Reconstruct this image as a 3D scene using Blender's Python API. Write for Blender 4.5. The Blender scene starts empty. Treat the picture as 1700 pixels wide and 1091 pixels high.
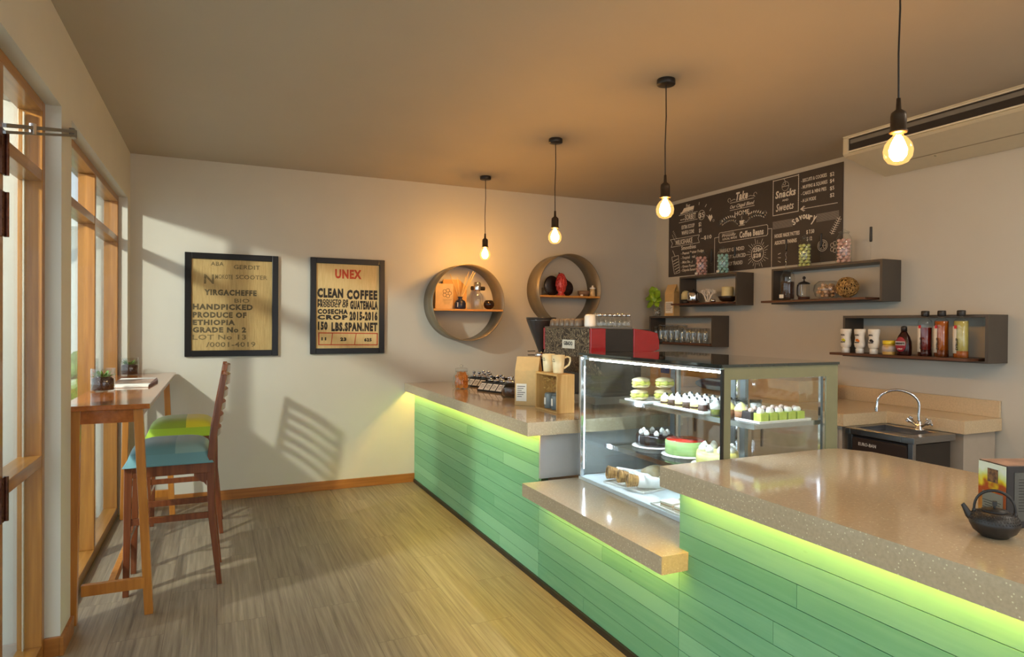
import bpy, math, random
from mathutils import Matrix, Vector
random.seed(7)
C = bpy.context.scene.collection
PI = math.pi

# ---------------------------------------------------------------- camera
cam_d = bpy.data.cameras.new('camera'); cam = bpy.data.objects.new('camera', cam_d); C.objects.link(cam)
yaw, pit, rol = math.radians(24.49153), math.radians(.39092), math.radians(.3977)
fw = Vector((math.sin(yaw)*math.cos(pit), math.cos(yaw)*math.cos(pit), -math.sin(pit)))
rt = Vector((math.cos(yaw), -math.sin(yaw), 0)); up = rt.cross(fw)
r2 = math.cos(rol)*rt + math.sin(rol)*up; u2 = -math.sin(rol)*rt + math.cos(rol)*up
mw = Matrix((r2, u2, -fw)).transposed().to_4x4(); mw.translation = Vector((0, 0, 1.5))
cam.matrix_world = mw
cam_d.sensor_width = 36; cam_d.lens = 1071.4387/1700*36; cam_d.clip_start = .05; cam_d.clip_end = 200
sc = bpy.context.scene
sc.camera = cam
# ---------------------------------------------------------------- exposure, world, sun
sc.view_settings.view_transform = 'Standard'; sc.view_settings.look = 'None'
sc.view_settings.gamma = 1; sc.view_settings.use_curve_mapping = False
sc.view_settings.exposure = 0.52
w = bpy.data.worlds.new('sky'); sc.world = w; w.use_nodes = True
nt = w.node_tree; bg = nt.nodes['Background']
bg.inputs[0].default_value = (.80, .90, 1.0, 1); bg.inputs[1].default_value = 1.7
sun_d = bpy.data.lights.new('sun', 'SUN'); sun = bpy.data.objects.new('sun', sun_d); C.objects.link(sun)
sun_d.energy = 2.6; sun_d.angle = math.radians(1.3); sun_d.color = (1, .93, .80)
sun.rotation_euler = Vector((-.7, .75, -.9)).to_track_quat('-Z', 'Y').to_euler()
def portal(loc, sx, sy, direction):
    d = bpy.data.lights.new('window_portal', 'AREA'); o = bpy.data.objects.new('window_portal', d); C.objects.link(o)
    d.shape = 'RECTANGLE'; d.size = sx; d.size_y = sy; d.cycles.is_portal = True
    o.location = loc; o.rotation_euler = Vector(direction).to_track_quat('-Z', 'Z').to_euler()
portal((-.95, 4.73, 1.25), 2.1, 2.4, (1, 0, 0)); portal((-.95, 2.2, 1.25), 2.5, 2.4, (1, 0, 0))
portal((-.95, -.9, 1.25), 3.4, 2.4, (1, 0, 0)); portal((2, -3.2, 1.3), 3.4, 2.2, (0, 1, 0))
PEND_STRENGTH = 230
LED_STRENGTH = 50
CASE_STRENGTH = 80
FILL_STRENGTH = 10

# ---------------------------------------------------------------- helpers
def lin(c):
    return tuple(((x/255)/12.92 if x/255 <= .04045 else ((x/255+.055)/1.055)**2.4) for x in c)
def new_mat(name):
    m = bpy.data.materials.new(name); m.use_nodes = True; n = m.node_tree
    return m, n, n.nodes['Principled BSDF']
def pm(name, rgb, rough=.5, metal=0, var=.07, scale=18, bump=0, bscale=60, coat=0, stretch=None, rgb2=None, detail=4, spec=.5, sheen=0):
    m, n, b = new_mat(name); c = lin(rgb)
    tc = n.nodes.new('ShaderNodeTexCoord'); mp = n.nodes.new('ShaderNodeMapping'); n.links.new(tc.outputs['Object'], mp.inputs[0])
    if stretch: mp.inputs['Scale'].default_value = stretch
    nz = n.nodes.new('ShaderNodeTexNoise'); nz.inputs['Scale'].default_value = scale; nz.inputs['Detail'].default_value = detail
    n.links.new(mp.outputs[0], nz.inputs[0])
    cr = n.nodes.new('ShaderNodeValToRGB'); e = cr.color_ramp.elements
    e[0].position = .3; e[1].position = .7
    c2 = lin(rgb2) if rgb2 else tuple(min(1, x*(1+var)) for x in c)
    c1 = c if rgb2 else tuple(x*(1-var) for x in c)
    e[0].color = (*c1, 1); e[1].color = (*c2, 1)
    n.links.new(nz.outputs[0], cr.inputs[0]); n.links.new(cr.outputs[0], b.inputs['Base Color'])
    b.inputs['Roughness'].default_value = rough; b.inputs['Metallic'].default_value = metal
    b.inputs['Coat Weight'].default_value = coat; b.inputs['Specular IOR Level'].default_value = spec
    b.inputs['Sheen Weight'].default_value = sheen
    if bump:
        nb = n.nodes.new('ShaderNodeTexNoise'); nb.inputs['Scale'].default_value = bscale; nb.inputs['Detail'].default_value = 5
        n.links.new(mp.outputs[0], nb.inputs[0])
        bp = n.nodes.new('ShaderNodeBump'); bp.inputs['Strength'].default_value = bump; bp.inputs['Distance'].default_value = .01
        n.links.new(nb.outputs[0], bp.inputs['Height']); n.links.new(bp.outputs[0], b.inputs['Normal'])
    return m
def wood(name, rgb, rgb2, axis='z', rough=.35, coat=.2, k=1):
    s = {'x': (1.2, 22, 22), 'y': (22, 1.2, 22), 'z': (22, 22, 1.2)}[axis]
    return pm(name, rgb, rough, 0, 0, 2.2*k, .06, 3, coat, s, rgb2, 6)
def emis(name, rgb, st):
    m, n, b = new_mat(name); c = lin(rgb)
    b.inputs['Base Color'].default_value = (*c, 1); b.inputs['Emission Color'].default_value = (*c, 1); b.inputs['Emission Strength'].default_value = st
    return m
def glass(name, tint=(1, 1, 1), f0=.04, rough=.0):
    m = bpy.data.materials.new(name); m.use_nodes = True; n = m.node_tree; n.nodes.clear()
    o = n.nodes.new('ShaderNodeOutputMaterial'); mx = n.nodes.new('ShaderNodeMixShader')
    t = n.nodes.new('ShaderNodeBsdfTransparent'); g = n.nodes.new('ShaderNodeBsdfGlossy'); lw = n.nodes.new('ShaderNodeLayerWeight')
    lw.inputs[0].default_value = .5
    p = n.nodes.new('ShaderNodeMath'); p.operation = 'POWER'; p.inputs[1].default_value = 4.0
    a = n.nodes.new('ShaderNodeMath'); a.operation = 'MULTIPLY_ADD'; a.inputs[1].default_value = .9-f0; a.inputs[2].default_value = f0
    n.links.new(lw.outputs['Facing'], p.inputs[0]); n.links.new(p.outputs[0], a.inputs[0]); n.links.new(a.outputs[0], mx.inputs[0])
    t.inputs[0].default_value = (*tint, 1); g.inputs['Roughness'].default_value = rough
    n.links.new(t.outputs[0], mx.inputs[1]); n.links.new(g.outputs[0], mx.inputs[2]); n.links.new(mx.outputs[0], o.inputs[0])
    return m

class MB:
    def __init__(s): s.v = []; s.f = []; s.m = []; s.s = []
    def add(s, vs, fs, m=0, sm=False):
        o = len(s.v); s.v += [tuple(p) for p in vs]
        for f in fs: s.f.append(tuple(i+o for i in f)); s.m.append(m); s.s.append(sm)
        return s
    def box(s, x0, y0, z0, x1, y1, z1, m=0):
        x0, x1 = min(x0, x1), max(x0, x1); y0, y1 = min(y0, y1), max(y0, y1); z0, z1 = min(z0, z1), max(z0, z1)
        return s.add([(x0, y0, z0), (x1, y0, z0), (x1, y1, z0), (x0, y1, z0), (x0, y0, z1), (x1, y0, z1), (x1, y1, z1), (x0, y1, z1)],
                     [(0, 3, 2, 1), (4, 5, 6, 7), (0, 1, 5, 4), (1, 2, 6, 5), (2, 3, 7, 6), (3, 0, 4, 7)], m)
    def bar(s, a, b, wx, wy, m=0, wx2=None, wy2=None, sx=(1, 0, 0)):
        a = Vector(a); b = Vector(b); wx2 = wx if wx2 is None else wx2; wy2 = wy if wy2 is None else wy2
        d = (b-a).normalized(); X = (Vector(sx)-d*d.dot(Vector(sx))).normalized(); Y = d.cross(X)
        vs = []
        for p, p1, p2 in ((a, wx, wy), (b, wx2, wy2)):
            vs += [p-X*p1/2-Y*p2/2, p+X*p1/2-Y*p2/2, p+X*p1/2+Y*p2/2, p-X*p1/2+Y*p2/2]
        return s.add(vs, [(0, 3, 2, 1), (4, 5, 6, 7), (0, 1, 5, 4), (1, 2, 6, 5), (2, 3, 7, 6), (3, 0, 4, 7)], m)
    def lathe(s, prof, c=(0, 0, 0), seg=24, m=0, M=None, sm=True, sx=1, sy=1):
        vs = []; fs = []; k = len(prof)
        for i in range(seg):
            a = 2*PI*i/seg
            for r, z in prof: vs.append(Vector((r*math.cos(a)*sx, r*math.sin(a)*sy, z)))
        for i in range(seg):
            j = (i+1) % seg
            for q in range(k-1): fs.append((i*k+q, j*k+q, j*k+q+1, i*k+q+1))
        if prof[0][0] > 1e-4: fs.append(tuple(i*k for i in reversed(range(seg))))
        if prof[-1][0] > 1e-4: fs.append(tuple(i*k+k-1 for i in range(seg)))
        if M: vs = [M @ p for p in vs]
        vs = [p+Vector(c) for p in vs]
        return s.add(vs, fs, m, sm)
    def cyl(s, a, b, r, r2=None, seg=16, m=0):
        return s.tube([a, b], [r, r if r2 is None else r2], seg, m)
    def tube(s, pts, r, seg=10, m=0, closed=False):
        P = [Vector(p) for p in pts]; n = len(P); rs = r if isinstance(r, (list, tuple)) else [r]*n
        vs = []; fs = []; up = None
        for i, p in enumerate(P):
            if closed: d = P[(i+1) % n]-P[i-1]
            else: d = P[min(i+1, n-1)]-P[max(i-1, 0)]
            d.normalize()
            if up is None: up = Vector((0, 0, 1)) if abs(d.z) < .9 else Vector((1, 0, 0))
            X = (up-d*d.dot(up)).normalized(); Y = d.cross(X); up = X
            for j in range(seg):
                a = 2*PI*j/seg; vs.append(p+(X*math.cos(a)+Y*math.sin(a))*rs[i])
        for i in range(n if closed else n-1):
            for j in range(seg):
                k = (j+1) % seg; i2 = (i+1) % n
                fs.append((i*seg+j, i*seg+k, i2*seg+k, i2*seg+j))
        s.add(vs, fs, m, True)
        if not closed:
            s.add(vs[:seg], [tuple(reversed(range(seg)))], m); s.add(vs[-seg:], [tuple(range(seg))], m)
        return s
    def ball(s, c, r, seg=14, rings=8, m=0, sc=(1, 1, 1), M=None):
        prof = [(r*math.sin(PI*i/rings), -r*math.cos(PI*i/rings)) for i in range(rings+1)]
        prof[0] = (0, -r); prof[-1] = (0, r)
        S = Matrix.Diagonal(Vector(sc)); S = (M @ S) if M else S
        return s.lathe(prof, c, seg, m, S)
    def prism(s, poly, vec, m=0, sm=False):
        n = len(poly); v = Vector(vec); P = [Vector(p) for p in poly]
        return s.add(P+[p+v for p in P], [tuple(reversed(range(n))), tuple(range(n, 2*n))]+[(i, (i+1) % n, (i+1) % n+n, i+n) for i in range(n)], m, sm)
    def line(s, pts, wd, th=.0012, m=0, z=0):
        for a, b in zip(pts, pts[1:]):
            dx, dy = b[0]-a[0], b[1]-a[1]; L = math.hypot(dx, dy) or 1; nx, ny = -dy/L*wd/2, dx/L*wd/2; ex, ey = dx/L*wd/2, dy/L*wd/2
            q = [(a[0]-ex-nx, a[1]-ey-ny, z), (b[0]+ex-nx, b[1]+ey-ny, z), (b[0]+ex+nx, b[1]+ey+ny, z), (a[0]-ex+nx, a[1]-ey+ny, z)]
            s.prism(q, (0, 0, th), m)
        return s
    def arc(s, cx, cy, r, a0, a1, wd, n=20, **k):
        return s.line([(cx+r*math.cos(a0+(a1-a0)*i/n), cy+r*math.sin(a0+(a1-a0)*i/n)) for i in range(n+1)], wd, **k)
    def text(s, t, x, y, wd, h, z=0, th=.0012, m=0, bold=.0, shear=0, stencil=False, rot=0):
        me = text_mesh(t, bold, shear)
        xs = [p[0] for p in me[0]]; ys = [p[1] for p in me[0]]
        if not xs: return s
        x0, x1, y0 = min(xs), max(xs), 0
        y1 = max(ys); kx = wd/(x1-x0); ky = h/max(y1-y0, .3)
        vs = []
        for p in me[0]:
            px, py = (p[0]-x0)*kx, p[1]*ky
            vs.append((x+px*math.cos(rot)-py*math.sin(rot), y+px*math.sin(rot)+py*math.cos(rot), z+(th if p[2] > 0 else 0)))
        return s.add(vs, me[1], m)
    def build(s, name, mats, parent=None, loc=(0, 0, 0), rot=(0, 0, 0), bevel=0, bseg=2):
        me = bpy.data.meshes.new(name); me.from_pydata(s.v, [], s.f)
        for m in (mats if isinstance(mats, (list, tuple)) else [mats]): me.materials.append(m)
        me.polygons.foreach_set('material_index', s.m); me.polygons.foreach_set('use_smooth', s.s); me.update()
        o = bpy.data.objects.new(name, me); C.objects.link(o); o.location = loc; o.rotation_euler = rot
        if parent: o.parent = parent
        if bevel:
            b = o.modifiers.new('bevel', 'BEVEL'); b.width = bevel; b.segments = bseg; b.limit_method = 'ANGLE'; b.angle_limit = .6
        return o
_tc = {}
def text_mesh(t, bold, shear):
    k = (t, bold, shear)
    if k not in _tc:
        cu = bpy.data.curves.new('t', 'FONT'); cu.body = t; cu.size = 1; cu.extrude = .01; cu.offset = bold; cu.shear = shear; cu.resolution_u = 2; cu.space_character = 1+bold*3.2
        ob = bpy.data.objects.new('t', cu); me = bpy.data.meshes.new_from_object(ob)
        _tc[k] = ([tuple(v.co) for v in me.vertices], [tuple(p.vertices) for p in me.polygons])
        bpy.data.objects.remove(ob); bpy.data.curves.remove(cu); bpy.data.meshes.remove(me)
    return _tc[k]
def tag(o, label=None, cat=None, group=None, kind=None):
    if label: o['label'] = label
    if cat: o['category'] = cat
    if group: o['group'] = group
    if kind: o['kind'] = kind
    return o
def thing(name, label, cat, loc=(0, 0, 0), rz=0, group=None, rot=None):
    o = bpy.data.objects.new(name, None); C.objects.link(o); o.location = loc
    o.rotation_euler = rot if rot else (0, 0, rz); o.empty_display_size = .1
    return tag(o, label, cat, group)
def struct(mb, name, mat, bevel=0, parent=None):
    return tag(mb.build(name, mat, parent, bevel=bevel), kind='structure' if parent is None else None)
def dup(root, loc, rz=None, label=None, group=None, sc=None):
    r = root.copy(); C.objects.link(r); r.location = loc
    if rz is not None: r.rotation_euler = (0, 0, rz)
    if sc: r.scale = (sc, sc, sc)
    if label: r['label'] = label
    if group: r['group'] = group
    def rec(a, b):
        for ch in list(a.children):
            c = ch.copy(); C.objects.link(c); c.parent = b; rec(ch, c)
    rec(root, r)
    return r

# ---------------------------------------------------------------- materials
M_wall = pm('wall_paint', (198, 194, 182), .7, var=.02, scale=3, bump=.03, bscale=120)
M_ceil = pm('ceiling_paint', (176, 166, 150), .75, var=.02, scale=2)
M_gwood = wood('golden_frame_wood', (138, 88, 32), (166, 112, 46), 'z', .32, .3)
M_gwoody = wood('golden_rail_wood', (134, 86, 30), (164, 114, 48), 'y', .32, .3)
M_skirt = wood('skirting_wood', (140, 86, 34), (168, 108, 48), 'x', .35, .2)
M_tabw = wood('table_wood', (150, 84, 36), (178, 104, 48), 'y', .12, .5)
M_legw = wood('table_leg_wood', (160, 98, 34), (190, 124, 50), 'z', .3, .3)
M_chair = wood('chair_wood', (92, 46, 24), (124, 68, 36), 'z', .25, .4)
M_shw = wood('oak_shelf_wood', (196, 132, 54), (216, 156, 78), 'x', .35, .1)
M_pine = wood('pine_box_wood', (196, 150, 84), (214, 172, 106), 'z', .5, 0)
M_walnut = wood('walnut_board', (74, 46, 30), (104, 66, 44), 'y', .4, .1)
M_grey = pm('shelf_grey_laminate', (78, 70, 62), .45, var=.05, scale=8)
M_black = pm('black_lacquer', (18, 15, 13), .3, var=.1, spec=.3)
M_dark = pm('dark_plastic', (34, 30, 28), .4, var=.1)
M_chrome = pm('chrome', (225, 225, 228), .1, 1, var=.03)
M_steel = pm('brushed_steel', (150, 150, 152), .28, 1, var=.06, stretch=(1, 12, 12))
M_alu = pm('grey_aluminium', (150, 160, 162), .35, .7, var=.04)
M_white = pm('white_ceramic', (240, 238, 230), .2, var=.02, coat=.3)
M_cream = pm('whipped_cream', (250, 248, 240), .6, var=.02, bump=.2, bscale=40)
M_glass = glass('clear_glass')
M_jar = glass('jar_glass', (.97, .98, .97), .07)
M_pane = glass('window_glass', (.93, .97, .96), .05)
M_panel = glass('case_glass', (.96, .99, .985), .05)
M_kraft = pm('kraft_paper', (206, 172, 116), .7, var=.05, scale=30, bump=.1, bscale=20)
M_label = pm('paper_label', (236, 232, 220), .6, var=.02)
M_ink = pm('black_ink', (40, 34, 30), .7, var=.05)
M_chalk = pm('chalk_white', (236, 228, 212), .9, var=.05, scale=60)
M_beans = pm('coffee_beans', (44, 26, 16), .35, rgb2=(84, 52, 32), scale=90, bump=1, bscale=110)
M_leaf = pm('leaf_green', (110, 158, 20), .35, rgb2=(170, 205, 50), scale=14)
M_leafd = pm('succulent_green', (60, 92, 34), .4, rgb2=(110, 150, 60), scale=40)
M_soil = pm('dark_soil', (34, 20, 14), .9, rgb2=(70, 42, 30), scale=120, bump=1, bscale=150)
M_grout = pm('shadow_gap', (60, 90, 62), .8, var=.1)

# terrazzo
def terrazzo(name, rgb, rough):
    m, n, b = new_mat(name)
    tc = n.nodes.new('ShaderNodeTexCoord')
    vo = n.nodes.new('ShaderNodeTexVoronoi'); vo.inputs['Scale'].default_value = 125; vo.inputs['Randomness'].default_value = 1
    n.links.new(tc.outputs['Object'], vo.inputs['Vector'])
    cr = n.nodes.new('ShaderNodeValToRGB'); e = cr.color_ramp.elements
    e[0].position = .0; e[0].color = (*[min(1, x*2.2) for x in lin(rgb)], 1); e[1].position = .34; e[1].color = (*lin(rgb), 1)
    sel = n.nodes.new('ShaderNodeSeparateColor'); n.links.new(vo.outputs['Color'], sel.inputs[0])
    th = n.nodes.new('ShaderNodeMath'); th.operation = 'GREATER_THAN'; th.inputs[1].default_value = .88; n.links.new(sel.outputs[0], th.inputs[0])
    n.links.new(vo.outputs['Distance'], cr.inputs[0])
    nz = n.nodes.new('ShaderNodeTexNoise'); nz.inputs['Scale'].default_value = 90; n.links.new(tc.outputs['Object'], nz.inputs[0])
    c2 = n.nodes.new('ShaderNodeValToRGB'); f = c2.color_ramp.elements
    f[0].position = .35; f[0].color = (*[x*.93 for x in lin(rgb)], 1); f[1].position = .65; f[1].color = (*[x*1.05 for x in lin(rgb)], 1)
    n.links.new(nz.outputs[0], c2.inputs[0])
    mx = n.nodes.new('ShaderNodeMix'); mx.data_type = 'RGBA'
    n.links.new(th.outputs[0], mx.inputs['Factor']); n.links.new(c2.outputs[0], mx.inputs[6]); n.links.new(cr.outputs[0], mx.inputs[7])
    n.links.new(mx.outputs[2], b.inputs['Base Color']); b.inputs['Roughness'].default_value = rough
    b.inputs['Coat Weight'].default_value = .5; b.inputs['Coat Roughness'].default_value = .06
    return m
M_terr = terrazzo('beige_quartz', (196, 176, 144), .13)
M_terr2 = terrazzo('tan_quartz', (206, 184, 148), .3)

# floor planks
def floor_mat():
    m, n, b = new_mat('vinyl_planks')
    tc = n.nodes.new('ShaderNodeTexCoord'); mp = n.nodes.new('ShaderNodeMapping'); mp.inputs['Rotation'].default_value = (0, 0, PI/2)
    n.links.new(tc.outputs['Object'], mp.inputs[0])
    br = n.nodes.new('ShaderNodeTexBrick'); br.inputs['Scale'].default_value = 1
    br.inputs['Brick Width'].default_value = 1.0; br.inputs['Row Height'].default_value = .23; br.inputs['Mortar Size'].default_value = .0012
    br.inputs['Color1'].default_value = (.25, .25, .25, 1); br.inputs['Color2'].default_value = (.75, .75, .75, 1); br.inputs['Mortar'].default_value = (.5, .5, .5, 1)
    n.links.new(mp.outputs[0], br.inputs['Vector'])
    mp2 = n.nodes.new('ShaderNodeMapping'); mp2.inputs['Scale'].default_value = (34, 1.0, 1); n.links.new(tc.outputs['Object'], mp2.inputs[0])
    ad = n.nodes.new('ShaderNodeVectorMath'); ad.operation = 'ADD'; n.links.new(mp2.outputs[0], ad.inputs[0])
    sc_ = n.nodes.new('ShaderNodeVectorMath'); sc_.operation = 'SCALE'; sc_.inputs['Scale'].default_value = 30; n.links.new(br.outputs['Color'], sc_.inputs[0]); n.links.new(sc_.outputs[0], ad.inputs[1])
    nz = n.nodes.new('ShaderNodeTexNoise'); nz.inputs['Scale'].default_value = 1.7; nz.inputs['Detail'].default_value = 8; nz.inputs['Roughness'].default_value = .65
    n.links.new(ad.outputs[0], nz.inputs[0])
    mx0 = n.nodes.new('ShaderNodeMath'); mx0.operation = 'MULTIPLY_ADD'; mx0.inputs[1].default_value = .16
    sp = n.nodes.new('ShaderNodeSeparateColor'); n.links.new(br.outputs['Color'], sp.inputs[0])
    n.links.new(sp.outputs[0], mx0.inputs[0]); n.links.new(nz.outputs[0], mx0.inputs[2])
    cr = n.nodes.new('ShaderNodeValToRGB'); e = cr.color_ramp.elements
    e[0].position = .36; e[0].color = (*lin((100, 88, 74)), 1); e[1].position = .85; e[1].color = (*lin((160, 146, 124)), 1)
    n.links.new(mx0.outputs[0], cr.inputs[0])
    mo = n.nodes.new('ShaderNodeMix'); mo.data_type = 'RGBA'; mo.inputs[7].default_value = (*lin((96, 84, 70)), 1)
    n.links.new(br.outputs['Fac'], mo.inputs['Factor']); n.links.new(cr.outputs[0], mo.inputs[6])
    n.links.new(mo.outputs[2], b.inputs['Base Color']); b.inputs['Roughness'].default_value = .42
    bp = n.nodes.new('ShaderNodeBump'); bp.inputs['Strength'].default_value = .12; bp.inputs['Distance'].default_value = .01
    n.links.new(nz.outputs[0], bp.inputs['Height']); n.links.new(bp.outputs[0], b.inputs['Normal'])
    return m
M_floor = floor_mat()
def plank_mat():
    m, n, b = new_mat('green_painted_planks')
    tc = n.nodes.new('ShaderNodeTexCoord'); geo = n.nodes.new('ShaderNodeNewGeometry')
    mp = n.nodes.new('ShaderNodeMapping'); mp.inputs['Scale'].default_value = (2, 1.6, 26); n.links.new(tc.outputs['Object'], mp.inputs[0])
    rs = n.nodes.new('ShaderNodeMath'); rs.operation = 'MULTIPLY'; rs.inputs[1].default_value = 40; n.links.new(geo.outputs['Random Per Island'], rs.inputs[0])
    ad = n.nodes.new('ShaderNodeVectorMath'); ad.operation = 'ADD'; n.links.new(mp.outputs[0], ad.inputs[0]); n.links.new(rs.outputs[0], ad.inputs[1])
    nz = n.nodes.new('ShaderNodeTexNoise'); nz.inputs['Scale'].default_value = 2; nz.inputs['Detail'].default_value = 7; n.links.new(ad.outputs[0], nz.inputs[0])
    cr = n.nodes.new('ShaderNodeValToRGB'); e = cr.color_ramp.elements
    e[0].position = .3; e[0].color = (*lin((112, 174, 128)), 1); e[1].position = .7; e[1].color = (*lin((136, 194, 148)), 1)
    a2 = n.nodes.new('ShaderNodeMath'); a2.operation = 'MULTIPLY_ADD'; a2.inputs[1].default_value = .5; n.links.new(nz.outputs[0], a2.inputs[0])
    r3 = n.nodes.new('ShaderNodeMath'); r3.operation = 'MULTIPLY'; r3.inputs[1].default_value = .5; n.links.new(geo.outputs['Random Per Island'], r3.inputs[0]); n.links.new(r3.outputs[0], a2.inputs[2])
    n.links.new(a2.outputs[0], cr.inputs[0])
    # knots
    mk = n.nodes.new('ShaderNodeMapping'); mk.inputs['Scale'].default_value = (0, 1.9, 4.2); n.links.new(tc.outputs['Object'], mk.inputs[0])
    vo = n.nodes.new('ShaderNodeTexVoronoi'); vo.inputs['Scale'].default_value = 1.6; n.links.new(mk.outputs[0], vo.inputs['Vector'])
    kr = n.nodes.new('ShaderNodeValToRGB'); k = kr.color_ramp.elements
    k[0].position = 0; k[0].color = (.75, .75, .75, 1); k[1].position = .05; k[1].color = (0, 0, 0, 1)
    n.links.new(vo.outputs['Distance'], kr.inputs[0])
    mx = n.nodes.new('ShaderNodeMix'); mx.data_type = 'RGBA'; mx.inputs[7].default_value = (*lin((70, 104, 66)), 1)
    n.links.new(kr.outputs[0], mx.inputs['Factor']); n.links.new(cr.outputs[0], mx.inputs[6]); n.links.new(mx.outputs[2], b.inputs['Base Color'])
    b.inputs['Roughness'].default_value = .5
    return m
M_plank = plank_mat()

# ================================================================ SETTING
struct(MB().box(-.85, -3.0, -.1, 4.6, 6.1, 0), 'floor', M_floor)
struct(MB().box(-.85, -3.15, 2.84, 4.65, 6.1, 2.98), 'ceiling', M_ceil)
struct(MB().box(-.85, 5.95, 0, 4.65, 6.1, 2.84), 'wall_back', M_wall)
struct(MB().box(4.49, -3.0, 0, 4.65, 5.95, 2.84), 'wall_right', M_wall)
wl = MB()
wl.box(-.86, -3.0, 2.46, -.64, 5.95, 2.84)
wl.box(-.86, 3.47, 0, -.64, 3.685, 2.46).box(-.86, 5.79, 0, -.64, 5.95, 2.46).box(-.86, .8, 0, -.64, 1.0, 2.46).box(-.86, -3.0, 0, -.64, -2.6, 2.46)
struct(wl, 'wall_left', M_wall)
wf = MB().box(-.85, -3.15, 0, .3, -3.0, 2.84).box(3.7, -3.15, 0, 4.65, -3.0, 2.84).box(.3, -3.15, 2.4, 3.7, -3.0, 2.84).box(.3, -3.15, 0, 3.7, -3.0, .2)  # opening in this unseen wall added to let in fill daylight
struct(wf, 'wall_front', M_wall)
struct(MB().box(-.64, 5.935, 0, 1.70, 5.95, .082), 'baseboard_back', M_skirt, .003)
struct(MB().box(-.64, 3.45, 0, -.625, 3.685, .085).box(-.70, 3.455, 0, -.64, 3.47, .085), 'baseboard_left', M_skirt, .002)

def window(name, y0, y1, mull, transoms, depth=(-.70, -.79), fr=.045, posts=None):
    x1, x0 = depth
    root = bpy.data.objects.new(name, None); C.objects.link(root); root['kind'] = 'structure'; root.location = (0, 0, 0)
    f = MB().box(x0, y0, 0, x1, y0+fr, 2.46).box(x0, y1-fr, 0, x1, y1, 2.46)
    f.build('window_frame', M_gwood, root, bevel=.003)
    MB().box(x0, y0+fr, 2.46-fr, x1, y1-fr, 2.46).build('head_rail', M_gwoody, root, bevel=.003)
    MB().box(x0, y0+fr, 0, x1, y1-fr, .07).build('bottom_rail', M_gwoody, root, bevel=.003)
    ms = [y0]+list(mull)+[y1]
    for m in mull: MB().box(x0, m-.022, .07, x1, m+.022, 2.46-fr).build('mullion', M_gwood, root, bevel=.003)
    for a, b in zip(ms, ms[1:]):
        for z in transoms: MB().box(x0+.003, a+.022, z, x1-.002, b-.022, z+.05).build('transom', M_gwoody, root, bevel=.003)
        MB().box(-.752, a+.02, .06, -.746, b-.02, 2.43).build('glass_pane', M_pane, root)
    return root
window('window_2', 3.685, 5.79, [4.765], [2.105])
win1 = window('window_1', 1.0, 3.47, [2.835], [.86, 2.11])
window('window_3', -2.6, .8, [-.9], [2.105])
# thin pale glazing beads seen on the post of the near window
tag(MB().box(-.768, 3.405, .07, -.762, 3.424, 2.4).build('trim_1', pm('sealant', (214, 208, 190), .5)), kind='structure')
M_hinge = pm('bronze_hinge', (104, 62, 44), .35, .6, rgb2=(70, 36, 26), scale=60)
for z in (2.02, 1.80, .78):
    h = MB().box(-.6995, 2.815, z, -.694, 2.87, z+.16); h.cyl((-.690, 2.86, z), (-.690, 2.86, z+.16), .007)
    for q in range(4): h.cyl((-.696, 2.83, z+.02+q*.04), (-.6925, 2.83, z+.02+q*.04), .004, seg=8)
    h.build('hinge', M_hinge, win1)
# door closer arm
dc = thing('door_closer_arm', 'silver two-bar closer arm reaching across the top of the left window to the white pier', 'closer arm', (-.63, 3.66, 2.39))
MB().box(-.012, -.03, -.02, .012, .03, .02).build('wall_bracket', M_steel, dc, bevel=.003)
MB().bar((.014, -.02, .006), (-.024, -.98, -.235), .012, .014).build('upper_arm', M_steel, dc)
MB().bar((.014, -.02, -.014), (-.024, -.98, -.258), .008, .010).build('lower_arm', M_steel, dc)
MB().cyl((-.010, -.68, -.185), (-.010, -.68, -.145), .012).build('arm_joint', M_chrome, dc)

# ---------------------------------------------------------------- exterior
M_conc = pm('exterior_paving', (176, 176, 168), .8, var=.08, scale=2)
M_extw = pm('exterior_white_render', (226, 230, 226), .8, var=.03)
M_grass = pm('hedge_leaves', (70, 112, 44), .8, rgb2=(140, 180, 80), scale=30, bump=1, bscale=40)
struct(MB().box(-14, -6, -.12, -.86, 34, -.02), 'terrace_paving', M_conc)
fl = thing('flash_stand_in', 'unseen stand-in for an off-camera flash, on an added pole outside the near left window', 'flash lamp', (-2.26, 2.8, 0))  # added spot in place of an off-camera flash; pole and housing invented
MB().cyl((-.15, -.1, -.02), (-.15, -.1, 2.86), .03).build('pole', M_steel, fl)
MB().box(-.16, -.16, 2.74, -.06, .02, 2.90).build('housing', M_dark, fl)
fd = bpy.data.lights.new('flash_lamp', 'SPOT'); fo = bpy.data.objects.new('flash_lamp', fd); C.objects.link(fo)
fo.location = (-2.26, 2.8, 2.82); fo.rotation_euler = Vector((1, 1.35, -.45)).to_track_quat('-Z', 'Y').to_euler()
fd.energy = 400; fd.spot_size = math.radians(100); fd.spot_blend = .5; fd.shadow_soft_size = .07; fd.color = (1, .95, .84)
nb = thing('neighbour_building', 'pale low building with tall windows across the terrace, seen through the left glazing', 'building', (-6, 16, 0))
MB().box(-4, 0, -.02, 3.4, .4, 3.4).build('wall', M_extw, nb)
MB().box(-4.3, -.6, 3.4, 3.8, .6, 3.6).build('roof', M_extw, nb)
for i in range(6):
    o = MB().box(-3.6+i*1.15, -.03, .3, -2.7+i*1.15, .0, 2.8).build('window', pm('window_frame_brown', (120, 92, 62), .5), nb)
    MB().box(-3.52+i*1.15, -.05, .4, -2.78+i*1.15, -.03, 2.7).build('pane', pm('blue_pane', (150, 178, 190), .1), o)
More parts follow.
